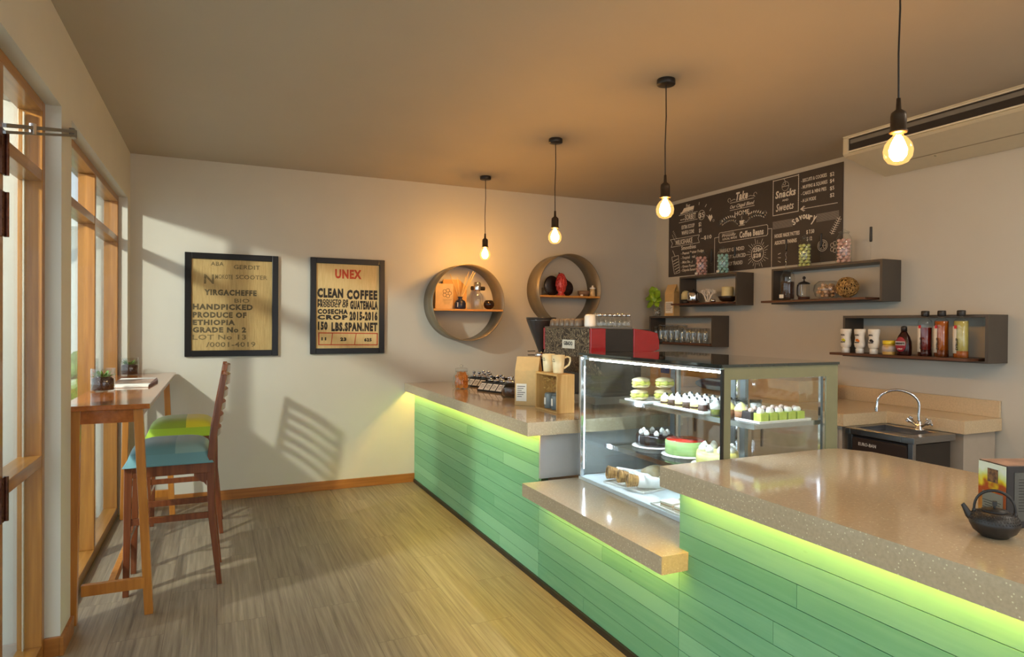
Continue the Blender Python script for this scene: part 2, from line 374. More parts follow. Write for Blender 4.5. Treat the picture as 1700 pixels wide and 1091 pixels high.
for i, (x, y) in enumerate(((-3.2, 11.2), (-2.6, 13.0), (-4.4, 14.2))):
    hb = MB()
    for k in range(60):
        a = random.random()*6.28; r = .45*random.random()**.5
        hb.ball((r*math.cos(a)*1.3, r*math.sin(a), .1+.8*random.random()), .16+.08*random.random(), 8, 5)
    tag(hb.build('garden_bush', M_grass, None, (x, y, 0)), ['round green bush outside the window, nearest of three', 'round green bush outside, between the nearest and farthest', 'round green bush by the neighbouring building, farthest'][i], 'bush', 'bushes on the terrace')

# ================================================================ COUNTER
ct = thing('service_counter', 'far green planked counter front running to the back wall under the left worktop', 'counter', (1.70, 2.0, 0))
pk = MB()
z = .03; rows = []
lines = [.827-.0795*i for i in range(10)]+[.03]
tops = [.909]+lines
def plank_run(mb, ya, yb, ztop, seed):
    rnd = random.Random(seed)
    for zt, zb in zip(tops, tops[1:]):
        if zb >= ztop-.003: continue
        t = min(zt, ztop)-.0012; y = ya
        cuts = [ya]
        y = ya+rnd.uniform(.5, 1.6)
        while y < yb-.3: cuts.append(y); y += rnd.uniform(1.2, 2.0)
        cuts.append(yb)
        for a, b in zip(cuts, cuts[1:]): mb.box(0, a-2+.0008, zb+.0012, .016, b-2-.0008, t)
M_carc = pm('carcass_green', (58, 74, 50), .8); M_end = pm('grey_end_panel', (168, 168, 166), .5, var=.02)
plank_run(pk, 3.3405, 5.948, .909, 3)
pk.build('plank_cladding', M_plank, ct)
MB().box(.016, 1.3405, .02, .06, 3.948, .909).build('carcass', M_carc, ct)
MB().box(-.014, 1.3405, 0, .0155, 3.93, .03).build('kick_strip', M_dark, ct)
MB().box(.0, 1.326, .605, .98, 1.340, .860).build('end_panel', M_end, ct)
c2 = thing('case_plinth', 'low green planked plinth under the stone ledge of the display case', 'counter', (1.70, 2.0, 0))
q = MB(); plank_run(q, 2.0855, 3.340, .526, 4); q.build('plank_cladding', M_plank, c2)
MB().box(.016, .0855, .02, .06, 1.340, .526).build('carcass', M_carc, c2); MB().box(-.014, .0855, 0, .0155, 1.340, .03).build('kick_strip', M_dark, c2)
c3 = thing('bar_counter', 'green planked counter front in the right foreground under the deep worktop', 'counter', (1.70, 2.0, 0))
q = MB(); plank_run(q, -.6, 2.085, .909, 5); q.build('plank_cladding', M_plank, c3)
MB().box(.016, -2.6, .02, .06, .085, .909).build('carcass', M_carc, c3); MB().box(.0605, .07, .61, .9, .084, .909).build('end_panel', M_wall, c3); MB().box(-.014, -2.6, 0, .0155, .085, .03).build('kick_strip', M_dark, c3)
# worktops with a lip hiding the light strip
def worktop(name, label, poly, x0, y0, y1, ztop, lip, lipw=.025, plate=.03, endlips=(), ledx=1.675):
    r = thing(name, label, 'worktop', (x0, y0, ztop))
    s = MB().prism([(a-x0, b-y0, -plate) for a, b in poly], (0, 0, plate))
    s.box(0, 0, -lip, lipw, y1-y0, -plate)
    for q in endlips: s.box(lipw, 0, -lip, 1.1, .025, -plate)
    s.build('slab', M_terr, r)
    return r
LEDm = emis('warm_light_strip', (255, 212, 92), LED_STRENGTH)
wa = worktop('left_worktop', 'beige speckled stone worktop with glowing strip, running to the back wall', [(1.60, 3.29), (2.75, 3.29), (2.75, 5.948), (1.60, 5.948)], 1.60, 3.29, 5.948, .94, .078, endlips=(3.29,))
MB().box(.062, .03, -.037, .078, 2.65, -.031).build('led_strip', LEDm, wa)
wb = worktop('bar_worktop', 'deep beige speckled stone worktop in the foreground right with glowing strip beneath', [(1.60, -.6), (2.64, -.6), (2.66, 1.95), (2.60, 2.06), (2.55, 2.085), (1.60, 2.085)], 1.60, -.6, 2.085, .94, .081)
MB().box(.0251, 2.660, -.081, .0995, 2.685, -.0301).build('end_lip', M_terr, wb)
MB().box(.062, .03, -.037, .078, 2.64, -.031).build('led_strip', LEDm, wb)
wc = thing('case_ledge', 'low beige speckled stone ledge carrying the glass display case', 'ledge', (1.57, 2.03, .60))
MB().prism([(0, 0, -.03), (.13, 0, -.03), (.13, .06, -.03), (1.05, .06, -.03), (1.05, 1.262, -.03), (.0, 1.262, -.03)], (0, 0, .03)).box(0, 0, -.072, .025, 1.262, -.03).box(.025, 0, -.072, .129, .022, -.03).box(.025, 1.24, -.072, .129, 1.262, -.03).build('slab', M_terr, wc)
MB().box(.09, .06, -.037, .105, 1.2, -.031).build('led_strip', LEDm, wc)

# ================================================================ BACK COUNTER, SINK
M_pier = pm('aisle_panel', (176, 164, 148), .6, var=.03)
bc = thing('back_counter', 'tan stone counter top and cupboards along the right wall behind the bar', 'counter', (4.49, 4.0, 0))
MB().prism([(-.80, -1.09, .85), (-.38, -1.09, .85), (-.38, -1.59, .85), (-.002, -1.59, .85), (-.002, 1.948, .85), (-.80, 1.948, .85)], (0, 0, .08)).build('slab', M_terr2, bc, bevel=.002)
MB().box(-.022, -1.585, .9301, -.002, 1.948, 1.037).build('backsplash', M_terr2, bc, bevel=.002)
MB().box(-.76, -1.05, 0, -.04, 1.94, .85).box(-.34, -1.56, 0, -.02, -1.06, .85).build('cupboard', M_pier, bc)
for i in range(4):
    d = MB().box(-.782, -1.02+i*.74, .06, -.765, -.30+i*.74, .83).build('door', pm('cupboard_door', (196, 186, 168), .5), bc)
    MB().box(-.80, -.40+i*.74, .6, -.783, -.39+i*.74, .74).build('handle', M_steel, d)
su = thing('glass_washer', 'dark undercounter glass washer with a steel sink top and steel posts', 'washer', (3.72, 2.47, 0))
MB().box(.01, .01, .05, .37, .40, .80).build('body', pm('washer_dark_panel', (40, 32, 28), .3, var=.1), su, bevel=.004)
MB().box(0, 0, 0, .03, .03, .81).box(0, .40, 0, .03, .43, .81).build('corner_post', M_steel, su, bevel=.002)
tp = MB().box(-.02, -.02, .81, .37, .06, .85).box(-.02, .40, .81, .37, .435, .85).box(-.02, .06, .81, .03, .40, .85).box(.32, .06, .81, .37, .40, .85).box(.03, .06, .80, .32, .40, .812)
tp.build('sink_top', M_steel, su, bevel=.003)
MB().box(-.004, .035, .70, .012, .395, .79).build('control_panel', pm('washer_panel', (52, 40, 34), .3), su, bevel=.002)
MB().box(-.004, .035, .10, .012, .395, .69).build('door', pm('washer_door', (46, 36, 30), .25), su, bevel=.002)
t = MB().text('EURO-BAN', 0, 0, .12, .02, bold=.01)
t.build('lettering', pm('silver_letters', (220, 215, 205), .4), su, (-.0045, .35, .745), Matrix(((0, 0, -1), (-1, 0, 0), (0, 1, 0))).to_euler())
MB().lathe([(.045, 0), (.052, .004), (.045, .008), (.038, .006)], (0, 0, 0), 24, M=Matrix.Rotation(-PI/2, 3, 'Y')).build('dial', M_chrome, su, (-.005, .28, .63))
# faucet
fa = thing('mixer_tap', 'chrome swan-neck mixer tap with two cross handles behind the sink', 'tap', (4.02, 2.63, .85))
pts = [(0, 0, .05), (-.0, .005, .09)]
for i in range(15):
    a = PI*1.05*i/14
    pts.append((-.05+.05*math.cos(a)-.02*i/14, .10-.10*math.cos(a), .155+.09*math.sin(a)))
pts.append((-.125, .2, .115))
MB().tube(pts, .0085, 12).build('spout', M_chrome, fa)
MB().cyl((-.125, .2, .125), (-.125, .2, .10), .011).build('nozzle', M_chrome, fa)
MB().lathe([(.03, 0), (.03, .006), (.02, .014), (.016, .05), (.012, .06)], seg=20).build('body', M_chrome, fa)
for s_ in (-1, 1):
    MB().cyl((0, s_*.01, .025), (0, s_*.05, .05), .009).build('valve', M_chrome, fa)
    k = MB(); k.cyl((0, s_*.045, .047), (0, s_*.07, .063), .014, .017, 8)
    for q in range(4):
        a = q*PI/2+.4; k.ball((.02*math.cos(a), s_*.064+.012*math.sin(a)*s_*-1, .06+.018*math.sin(a)), .008, 8, 5)
    k.build('cross_handle', M_chrome, fa)

# ================================================================ AIR CONDITIONER
M_ac = pm('ac_cream_plastic', (206, 196, 170), .45, var=.02)
ac = thing('air_conditioner', 'cream under-ceiling air conditioner with long dark louvre slot, top right', 'air conditioner', (4.02, 3.2, 2.84))
prof = [(0, -.0), (.0, -.008), (.02, -.02), (.02, -.03), (.03, -.10), (0.0, -.125), (.02, -.14), (.45, -.235), (.465, -.22), (.465, 0)]
MB().prism([(x, -1.6, z) for x, z in prof], (0, 1.6, 0)).build('body', M_ac, ac, bevel=.003)
MB().box(.0, -1.6, -.022, .03, -.045, -.012).box(.0, -1.6, -.118, .03, -.045, -.108).build('grille_frame', pm('ac_pale_edge', (226, 218, 196), .4), ac, bevel=.002)
MB().box(.004, -1.59, -.105, .03, -.05, -.024).build('air_slot', pm('slot_dark', (42, 36, 32), .5), ac)
MB().box(-.002, -1.58, -.062, .024, -.06, -.034).build('louvre_blade', pm('louvre_grey', (120, 116, 108), .4), ac, bevel=.002)
MB().box(-.001, -.045, -.125, .04, .0, -.012).build('end_cap', M_ac, ac, bevel=.008)
MB().prism([(.27, -1.55, -.1965), (.275, -1.55, -.2), (.275, -.3, -.2), (.27, -.3, -.1965)], (.003, 0, .002)).box(.30, -.46, -.206, .38, -.452, -.200).build('seam', pm('ac_seam', (150, 140, 118), .5), ac)

# ================================================================ PENDANT LAMPS
bulb_m = emis('lamp_filament', (255, 190, 104), PEND_STRENGTH)
def bulb_glass():
    m = glass('amber_bulb_glass', (1, .9, .68), .05); n = m.node_tree; o = n.nodes['Material Output']
    em_ = n.nodes.new('ShaderNodeEmission'); em_.inputs[0].default_value = (1, .55, .17, 1); em_.inputs[1].default_value = .4
    ad = n.nodes.new('ShaderNodeAddShader'); src = o.inputs[0].links[0].from_socket
    n.links.new(src, ad.inputs[0]); n.links.new(em_.outputs[0], ad.inputs[1]); n.links.new(ad.outputs[0], o.inputs[0])
    return m
M_bulb = bulb_glass()
pnd = thing('pendant_lamp', '', 'lamp', (2.22, 2.868, 2.84), group='pendant lamps over the counter')
MB().lathe([(.0, 0), (.048, 0), (.05, -.004), (.05, -.026), (.047, -.03), (0.0, -.03)], seg=28).build('ceiling_rose', M_dark, pnd)
MB().tube([(0, 0, -.03), (.003, 0, -.2), (-.003, 0, -.36), (0, 0, -.53)], .0032, 8).build('cord', M_dark, pnd)
lh = MB().lathe([(0, -.52), (.007, -.52), (.009, -.56), (.024, -.572), (.026, -.585), (.026, -.635), (.03, -.637), (.03, -.643), (.022, -.645), (0, -.645)], seg=24).build('lamp_holder', pm('aged_bronze', (70, 58, 46), .4, .6), pnd)
bb = MB().lathe([(.016, -.643), (.018, -.655), (.032, -.667), (.044, -.686), (.049, -.708), (.045, -.732), (.032, -.750), (.015, -.757), (.0, -.759)], seg=28).build('bulb', M_bulb, pnd)
MB().lathe([(0, -.652), (.012, -.658), (.022, -.68), (.030, -.705), (.028, -.725), (.016, -.742), (0, -.746)], seg=16).build('filament', bulb_m, bb)
pnd['label'] = 'bare bulb pendant lamp beside the left end of the chalkboard'
dup(pnd, (2.215, 4.125, 2.84), label='bare bulb pendant lamp hanging between the two round shelves, second from the back wall')
dup(pnd, (2.207, 5.448, 2.84), label='smallest bare bulb pendant lamp, nearest the back wall, above the left round shelf')
dup(pnd, (2.22, 1.54, 2.84), label='largest bare bulb pendant lamp in front of the air conditioner, nearest the camera')

# glowing panels added out of view on the ceiling as fill light
pan = emis('fill_panel_light', (255, 243, 224), FILL_STRENGTH)
for i, (x, y) in enumerate(((1.0, -.7), (3.0, -.7), (1.0, -2.1), (3.0, -2.1), (3.6, .75))):
    c = thing('fill_panel', 'flat warm square fill panel added on the ceiling out of view', 'fill light', (x, y, 2.84), group='added fill panels on the ceiling out of view')
    MB().box(-.33, -.33, -.03, .33, .33, 0).build('frame', M_white, c)
    MB().box(-.3, -.3, -.034, .3, .3, -.031).build('diffuser', pan, c)

# ================================================================ PICTURES
M_sack = pm('burlap', (176, 148, 96), .9, rgb2=(206, 178, 122), scale=8, bump=.6, bscale=30, stretch=(30, 1, 2))
M_sack2 = pm('pale_burlap', (206, 180, 124), .9, rgb2=(222, 198, 146), scale=8, bump=.4, bscale=30, stretch=(20, 1, 2))
M_faded = pm('faded_ink', (92, 80, 56), .9, rgb2=(140, 120, 80), scale=60)
M_red = pm('red_ink', (176, 58, 34), .8, rgb2=(190, 84, 50), scale=60)
def picture(name, label, x0, x1, z0, z1, b, sack):
    r = thing(name, label, 'picture', (x0, 5.948, z0), rot=(PI/2, 0, 0))
    W, H_ = x1-x0, z1-z0
    f = MB().box(0, 0, 0, b, H_, .03).box(W-b, 0, 0, W, H_, .03).box(b, 0, 0, W-b, b, .03).box(b, H_-b, 0, W-b, H_, .03)
    f.build('frame', M_black, r, bevel=.003)
    MB().box(b-.003, b-.003, .003, W-b+.003, H_-b+.003, .014).build('sack_print', sack, r)
    return r
T1 = [('ABA', -0.057, 1.971, 0.1, 0.033), ('GERDIT', 0.119, 1.95, 0.207, 0.035), ('N', -0.106, 1.821, 0.074, 0.076), ('MOKOTE', -0.022, 1.863, 0.135, 0.036), ('SCOOTER', 0.135, 1.866, 0.25, 0.035), ('YIRGACHEFFE', -0.105, 1.727, 0.405, 0.046), ('BIO', 0.125, 1.666, 0.118, 0.033), ('HANDPICKED', -0.19, 1.606, 0.46, 0.045), ('PRODUCE OF', -0.19, 1.539, 0.41, 0.045), ('ETHIOPIA', -0.19, 1.477, 0.321, 0.043), ('GRADE No 2', -0.19, 1.415, 0.408, 0.043), ('LOT No 13', -0.19, 1.354, 0.408, 0.041), ('/0001-4019', -0.089, 1.292, 0.381, 0.041)]
T2 = [('CLEAN', 0.802, 1.731, 0.225, 0.079), ('COFFEE', 1.059, 1.721, 0.277, 0.081), ('PRODUCTO DE', 0.805, 1.677, 0.266, 0.035), ('PRODUCT OF', 0.805, 1.642, 0.266, 0.033), ('GUATEMALA', 1.089, 1.63, 0.252, 0.074), ('COSECHA', 0.805, 1.582, 0.264, 0.042), ('CROP', 0.803, 1.532, 0.264, 0.04), ('2015-2016', 1.084, 1.53, 0.254, 0.078), ('150', 0.808, 1.442, 0.083, 0.07), ('LBS.SPAN.NET', 0.925, 1.431, 0.413, 0.075), ('11', 0.838, 1.345, 0.042, 0.026), ('23', 1.003, 1.339, 0.054, 0.03), ('625', 1.218, 1.334, 0.068, 0.03)]
p1 = picture('framed_coffee_sack', 'black framed brown coffee sack with faded lettering, left picture on the back wall', -.25, .474, 1.213, 2.073, .05, M_sack)
def letters(par, ts, x0, z0, mat, bold):
    for t, x, z_, w_, h_ in ts: m = MB().text(t, x-x0, z_-z0, w_, h_, z=.0142, bold=bold).build('lettering', mat, par)
    return m
letters(p1, T1[:5]+T1[6:7], -.25, 1.213, M_faded, .02); letters(p1, T1[5:6]+T1[7:11], -.25, 1.213, pm('grey_ink', (70, 62, 46), .9, rgb2=(110, 96, 66), scale=50), .055); letters(p1, T1[11:], -.25, 1.213, M_faded, .02)
p2 = picture('framed_coffee_sack', 'black framed pale coffee sack with red and black lettering, right picture on the back wall', .741, 1.402, 1.222, 2.08, .05, M_sack2)
letters(p2, T2, .741, 1.222, M_ink, .065)
letters(p2, [('UNEX', 0.955, 1.905, 0.235, 0.078)], .741, 1.222, M_red, .05)['label'] = 'red printed heading'
rb = MB(); bx = lambda a, b: (a-.741, b-1.222)
rb.line([bx(.816, 1.305), bx(1.337, 1.300), bx(1.337, 1.405), bx(.816, 1.41), bx(.816, 1.305)], .009, z=.0142)
rb.line([bx(.923, 1.304), bx(.935, 1.409)], .007, z=.0142); rb.line([bx(1.130, 1.302), bx(1.145, 1.407)], .007, z=.0142)
rb.build('ruled_box', M_red, p2)

# ================================================================ CHALKBOARD
Rboard = Matrix(((0, 0, -1), (-1, 0, 0), (0, 1, 0))).to_euler()
cb = thing('chalkboard_menu', 'wide dark chalkboard menu with white lettering high on the right wall', 'menu board', (4.488, 5.72, 2.04), rot=Rboard)
MB().box(0, -.016, 0, 2.16, .76, .006).build('board', pm('chalkboard', (72, 64, 58), .6, var=.08, scale=5), cb)
TB = [('For', 0.286, 0.700, 0.062, 0.035), ('GELATO', 0.234, 0.645, 0.162, 0.036), ('and', 0.192, 0.575, 0.064, 0.017), ('SORBET', 0.267, 0.567, 0.17, 0.056), ('$5', 0.485, 0.561, 0.078, 0.05), ('EXTRA SCOOP', 0.215, 0.479, 0.203, 0.04), ('$2', 0.482, 0.476, 0.039, 0.04), ('WAFFLE CONE', 0.216, 0.419, 0.197, 0.04), ('$1', 0.487, 0.413, 0.035, 0.04), ('MILKSHAKE', 0.12, 0.322, 0.268, 0.052), ('~$10', 0.519, 0.332, 0.154, 0.037), ('Smoothies', 0.213, 0.259, 0.228, 0.042),
 ('- Peanut Butter Fudge', 0.208, 0.209, 0.352, 0.028), ('- Tropical Fruit', 0.208, 0.161, 0.224, 0.028), ('- Mint Berry', 0.209, 0.114, 0.187, 0.028), ('- Green Power', 0.21, 0.07, 0.224, 0.028), ('- Chipotle Banana', 0.21, 0.03, 0.232, 0.028)]
TB2 = [('Take', 1.004, 0.650, 0.15, 0.075, .3), ('Our Chigali Blend', 0.927, 0.582, 0.309, 0.033, .4), ('HOME', 0.989, 0.504, 0.184, 0.042, 0), ('Proudly', 0.82, 0.322, 0.188, 0.026, .3), ('LOCAL MADE', 0.83, 0.292, 0.19, 0.02, 0), ('Coffee Beans', 1.054, 0.290, 0.294, 0.058, 0), ('- FRESHLY GRINDED', 0.771, 0.173, 0.344, 0.034, 0), ('- LOCALLY SOURCED', 0.772, 0.107, 0.361, 0.034, 0), ('- ETHICALLY TRADED', 0.773, 0.04, 0.323, 0.034, 0), ('250g', 1.225, 0.138, 0.105, 0.040, 0), ('$28', 1.226, 0.086, 0.095, 0.037, 0)]
TB3 = [('Snacks', 1.481, 0.585, 0.221, 0.062, .15), ('AND', 1.558, 0.547, 0.067, 0.017, 0), ('Sweets', 1.489, 0.468, 0.193, 0.065, .25), ('- BISCUITI & COOKIES', 1.757, 0.673, 0.253, 0.029, 0), ('- MUFFINS & SQUARES', 1.758, 0.617, 0.258, 0.029, 0), ('- CAKES & MINI PIES', 1.758, 0.563, 0.249, 0.029, 0), ('- A LA MODE', 1.759, 0.504, 0.149, 0.029, 0), ('$2', 2.04, 0.668, 0.04, 0.03, 0), ('$4', 2.04, 0.615, 0.04, 0.03, 0), ('$5', 2.041, 0.556, 0.04, 0.03, 0), ('$2', 2.042, 0.5, 0.04, 0.03, 0)]
TB4 = [('HOUSE MADE PATTIES', 1.477, 0.237, 0.269, 0.033), ('$ 7.50', 1.816, 0.233, 0.078, 0.031), ('ASSORTED PANINIS', 1.478, 0.177, 0.239, 0.033), ('$ 12', 1.821, 0.175, 0.052, 0.031)]
for t in TB: MB().text(*t[:5], z=.0061, bold=.012).build('lettering', M_chalk, cb)
for t in TB2: MB().text(*t[:5], z=.0061, bold=.035 if t[0] in ('Coffee Beans', '250g', '$28', 'Take') else .008, shear=t[5]).build('lettering', M_chalk, cb)
for t in TB3: MB().text(*t[:5], z=.0061, bold=.03 if t[0] in ('Snacks',) else .008, shear=t[5]).build('lettering', M_chalk, cb)
for t in TB4: MB().text(*t[:5], z=.0061, bold=.02).build('lettering', M_chalk, cb)
m = MB()
for i, (ch, dy, r) in enumerate(zip('Savoury', (0, .022, .036, .042, .04, .03, .012), (.45, .35, .15, 0, -.15, -.3, -.45))):
    m.text(ch, 1.680+i*.0315, .322+dy, .032, .036 if ch not in 'Sy' else .05, z=.0061, bold=.03, rot=r)
m.build('lettering', M_chalk, cb)
d = MB(); Z = dict(z=.0061)
for l in [[(0.926, 0.638), (1.227, 0.638)], [(0.927, 0.567), (1.236, 0.567)], [(0.17, 0.632), (0.46, 0.632)], [(0.171, 0.554), (0.461, 0.554)], [(2.112, 0.444), (1.764, 0.449)], [(1.797, 0.466), (1.764, 0.449), (1.797, 0.432)], [(1.787, 0.470), (1.754, 0.449), (1.787, 0.428)],
 [(0.79, 0.37), (1.385, 0.37), (1.398, 0.357), (1.398, 0.285), (1.385, 0.272), (0.79, 0.272), (0.778, 0.285), (0.778, 0.357), (0.79, 0.37)], [(0.719, -0.015), (0.718, 0.328), (0.779, 0.331)], [(1.399, 0.33), (1.444, 0.327), (1.444, -0.015)],
 [(0.03, 0.390), (0.493, 0.388), (0.474, 0.354), (0.494, 0.309), (0.043, 0.307), (0.065, 0.346), (0.03, 0.390)], [(0.055, 0.197), (0.165, 0.208), (0.19, 0.023), (0.102, 0.013), (0.055, 0.197)], [(0.11, 0.203), (0.07, 0.267)],
 [(0.489, 0.721), (0.483, 0.696)], [(0.596, 0.683), (0.577, 0.66)], [(0.663, 0.633), (0.645, 0.61)]]:
    d.line(l, .0042, **Z)
x = 1.456
while x < 1.73: d.line([(x, .744), (x+.006, .744)], .006, **Z); d.line([(x, .437), (x+.006, .437)], .006, **Z); x += .0145
y = .437
while y < .744: d.line([(1.456, y), (1.456, y+.006)], .006, **Z); d.line([(1.731, y), (1.731, y+.006)], .006, **Z); y += .0145
d.build('border_lines', M_chalk, cb)
d = MB()
d.arc(.524, .586, .048, 0, 2*PI, .004, **Z); d.arc(1.278, .121, .072, 0, 2*PI, .005, **Z)
for i in range(28):
    a = 2*PI*i/28; r0 = .086; r1 = .10+.02*(i % 3)
    d.line([(1.278+r0*math.cos(a), .121+r0*math.sin(a)), (1.278+r1*math.cos(a), .121+r1*math.sin(a))], .0028, **Z)
def fl_(d): d.build('line_drawing', M_chalk, cb); return MB()
d = fl_(d)
d.prism([(.215, .655, .0061), (.4, .665, .0061), (.41, .70, .0061), (.25, .698, .0061)], (0, 0, .0006))
d.prism([(.19, .64, .0061), (.24, .645, .0061), (.235, .66, .0061), (.2, .66, .0061)], (0, 0, .0006))
cx, cy = 1.08, .43; d = fl_(d)
d.prism([(cx-.03, cy+.022, .0061), (cx-.02, cy-.018, .0061), (cx+.02, cy-.018, .0061), (cx+.03, cy+.022, .0061)], (0, 0, .001)); d.arc(cx+.032, cy+.004, .011, -1.6, 1.6, .004, 8, **Z); d.line([(cx-.035, cy-.025), (cx+.035, cy-.025)], .005, **Z)
d.line([(cx-.005, cy+.03), (cx+.004, cy+.042), (cx-.003, cy+.052), (cx+.004, cy+.062)], .0025, **Z)
for s_ in (-1, 1):
    pts = []
    for i in range(30):
        t_ = i/29; pts.append((cx+s_*(.055+.22*t_), cy-.005+.06*math.sin(t_*2.6)))
    d.line(pts, .007, **Z); d.arc(cx+s_*.282, cy+.045, .018, 0, 5, .009, 12, **Z)
    for i in range(7):
        bx_ = cx+s_*(.09+.028*i); by = cy+.012+.055*math.sin((bx_-cx)*s_*10)
        d.ball((bx_, by+.012, .0065), .011, 8, 4, sc=(.55, 1.5, .05), M=Matrix.Rotation(-.7*s_, 3, 'Z'))
        d.ball((bx_+.008, by-.026, .0065), .009, 8, 4, sc=(.5, 1.4, .05), M=Matrix.Rotation(.8*s_, 3, 'Z'))
    d.arc(cx+s_*.165, .668, .018, 0, 4.6, .0035, 12, **Z)
    d.line([(cx+s_*.15, .655), (cx+s_*.10, .668), (cx+s_*.085, .66)], .0035, **Z)
d = fl_(d)
d.prism([(.62, .545, .0061), (.655, .50, .0061), (.685, .54, .0061), (.672, .57, .0061), (.655, .555, .0061), (.638, .575, .0061)], (0, 0, .001)); d.line([(.60, .57), (.62, .555)], .004, **Z); d.arc(.70, .505, .01, 0, 6.28, .003, 10, **Z)
d = fl_(d); d.arc(1.591, .672, .036, PI, 2*PI, .004, **Z); d.arc(1.591, .678, .036, 0, PI, .004, **Z); d.line([(1.555, .675), (1.627, .675)], .004, **Z); d.arc(1.58, .70, .014, 0, 6, .003, 8, **Z); d.line([(1.592, .715), (1.575, .74)], .003, **Z)
d = fl_(d); d.arc(1.976, .118, .046, 0, 6.28, .004, **Z); d.arc(1.976, .118, .034, 0, 6.28, .003, **Z)
for i in range(3): a = i*PI/3; d.line([(1.976-.033*math.cos(a), .118-.033*math.sin(a)), (1.976+.033*math.cos(a), .118+.033*math.sin(a))], .003, **Z)
d = fl_(d)
for i in range(5): a = i*2*PI/5; d.arc(2.085+.022*math.cos(a), .095+.03*math.sin(a), .016, 0, 6.28, .0035, 10, **Z)
d = fl_(d); d.line([(2.06, .20), (2.137, .33)], .0035, **Z)
for i in range(8): t_ = i/8; d.line([(2.062+.075*t_, .205+.12*t_), (2.045+.075*t_, .218+.12*t_)], .004, **Z); d.line([(2.062+.075*t_, .205+.12*t_), (2.082+.075*t_, .203+.12*t_)], .004, **Z)
d = fl_(d)
for i in range(5):
    d.line([(.075+.012*i, .15-.03*i), (.155+.006*i, .17-.03*i)], .006, **Z)
d = fl_(d)
for i in range(3): d.line([(1.52+.0, .09-.03*i), (1.545, .098-.04*i)], .004, **Z)
d = fl_(d); d.line([(.06, .44), (.11, .36)], .002, **Z)
for i in range(6): d.line([(.07+.01*i, .47-.016*i), (.085+.01*i, .478-.016*i)], .003, **Z)
d.build('line_drawing', M_chalk, cb)
M_gch = pm('grey_chalk', (160, 152, 142), .9)
for (xa, xb, ya, yb_, st_) in ((1.456, 1.67, .318, .385, .0062), (1.915, 2.125, .318, .385, .0062), (.82, .98, .33, .362, .006)):
    yy = ya; hs = MB()
    while yy < yb_: hs.line([(xa, yy), (xb, yy)], .0028, **Z); yy += st_
    hs.build('hatched_panel', M_gch, cb)

# ================================================================ WALL BOX SHELVES
def box_shelf(label, y0, y1, z0, z1, board=None, xf=4.285):
    r = thing('wall_box_shelf', label, 'wall shelf', (4.488, y0, z0), group='open grey box shelves on the right wall')
    D = xf-4.488; W = y1-y0; H_ = z1-z0; t = .018
    MB().box(D, 0, 0, 0, t, H_).box(D, W-t, 0, 0, W, H_).box(D, t, H_-t, 0, W-t, H_).box(D, t, 0, 0, W-t, t*.6).build('carcass', M_grey, r)
    MB().box(D-.0, W-t, .0, D+.001, W, H_)
    if board:
        a, b, f = board
        MB().box(f-4.488, a-y0, t*.6+.0002, -.005, min(b, y1-t)-y0, t*.6+.018).build('wood_board', M_walnut, r, bevel=.0015)
        MB().box(f-4.488, y1-t-y0, t*.6+.0002, D-.0006, b-y0, t*.6+.018).build('board_end', M_walnut, r, bevel=.0015)
    return r
box_shelf('grey box shelf with walnut board holding shells, coffee press and a twig ball', 3.08, 4.086, 1.683, 1.982, (3.15, 4.12, 4.20))
box_shelf('lowest right grey box shelf holding sauce and syrup bottles', 2.383, 3.392, 1.277, 1.58, (2.45, 3.43, 4.19))
box_shelf('short grey box shelf holding a coral, kettle and candle, under chalkboard left end', 4.49, 5.29, 1.69, 1.99, (4.51, 5.32, 4.20))
box_shelf('lower left grey box shelf full of upturned glasses beside the corner', 4.80, 5.79, 1.295, 1.595, (4.82, 5.80, 4.27))
ZA = 1.983; ZAi = 1.712; ZB = 1.306; ZC = 1.991; ZCi = 1.719; ZD = 1.596; ZDi = 1.325

# --- jars
def jar_prof(r, h):
    return [(0, 0), (r*.92, 0), (r, r*.12), (r, h*.68), (r*.92, h*.76), (r*.62, h*.84), (r*.62, h*.90), (r*.70, h*.91)]
def candy_jar(x, y, z, r, h, col, label, rgb2, cname, tagbit=False, n=34, cat='jar'):
    j = thing('candy_jar', label, cat, (x, y, z), group='lidded glass jars')
    MB().lathe(jar_prof(r, h)[:-1], seg=24).build('glass_body', M_jar, j)
    MB().lathe([(0, h*.88), (r*.70, h*.88), (r*.72, h*.92), (r*.5, h*.94), (r*.15, h*.95), (r*.22, h*.98), (r*.15, h*1.0), (0, h)], seg=20).build('glass_lid', M_jar, j)
    if tagbit: MB().box(-r-.003, -.02, .012, -r-.001, .02, .032).build('paper_tag', M_label, j)
    cm = pm(cname+'_coat', col, .45, rgb2=rgb2, scale=30)
    s = r*.30
    proto = tag(MB().ball((0, 0, 0), s, 10, 6, sc=(1, .85, .8)).build('candy', cm), cname+' sweet heaped in the glass jar on the shelf', 'sweet', cname+' sweets in the jar')
    rnd = random.Random(cname); first = True; k = 0
    layers = 7; hh = h*.70/layers
    for L in range(layers):
        m_ = 5
        for q in range(m_):
            a = 2*PI*q/m_+L*.62; rr = r*.62
            o = proto if first else proto.copy()
            if not first: C.objects.link(o)
            first = False
            o.location = (x+rr*math.cos(a), y+rr*math.sin(a), z+s*.85+.003+L*hh)
            o.rotation_euler = (rnd.uniform(-.6, .6), rnd.uniform(-.6, .6), rnd.uniform(0, 3))
            k += 1
    return j
candy_jar(4.36, 3.814, ZA, .052, .262, (214, 220, 130), 'glass jar of pale yellow-green sweets, middle of the top shelf', (226, 232, 160), 'lime')
candy_jar(4.36, 3.45, ZA, .056, .262, (224, 178, 164), 'glass jar of pink sweets at the right end of the long top shelf', (236, 198, 184), 'salmon')
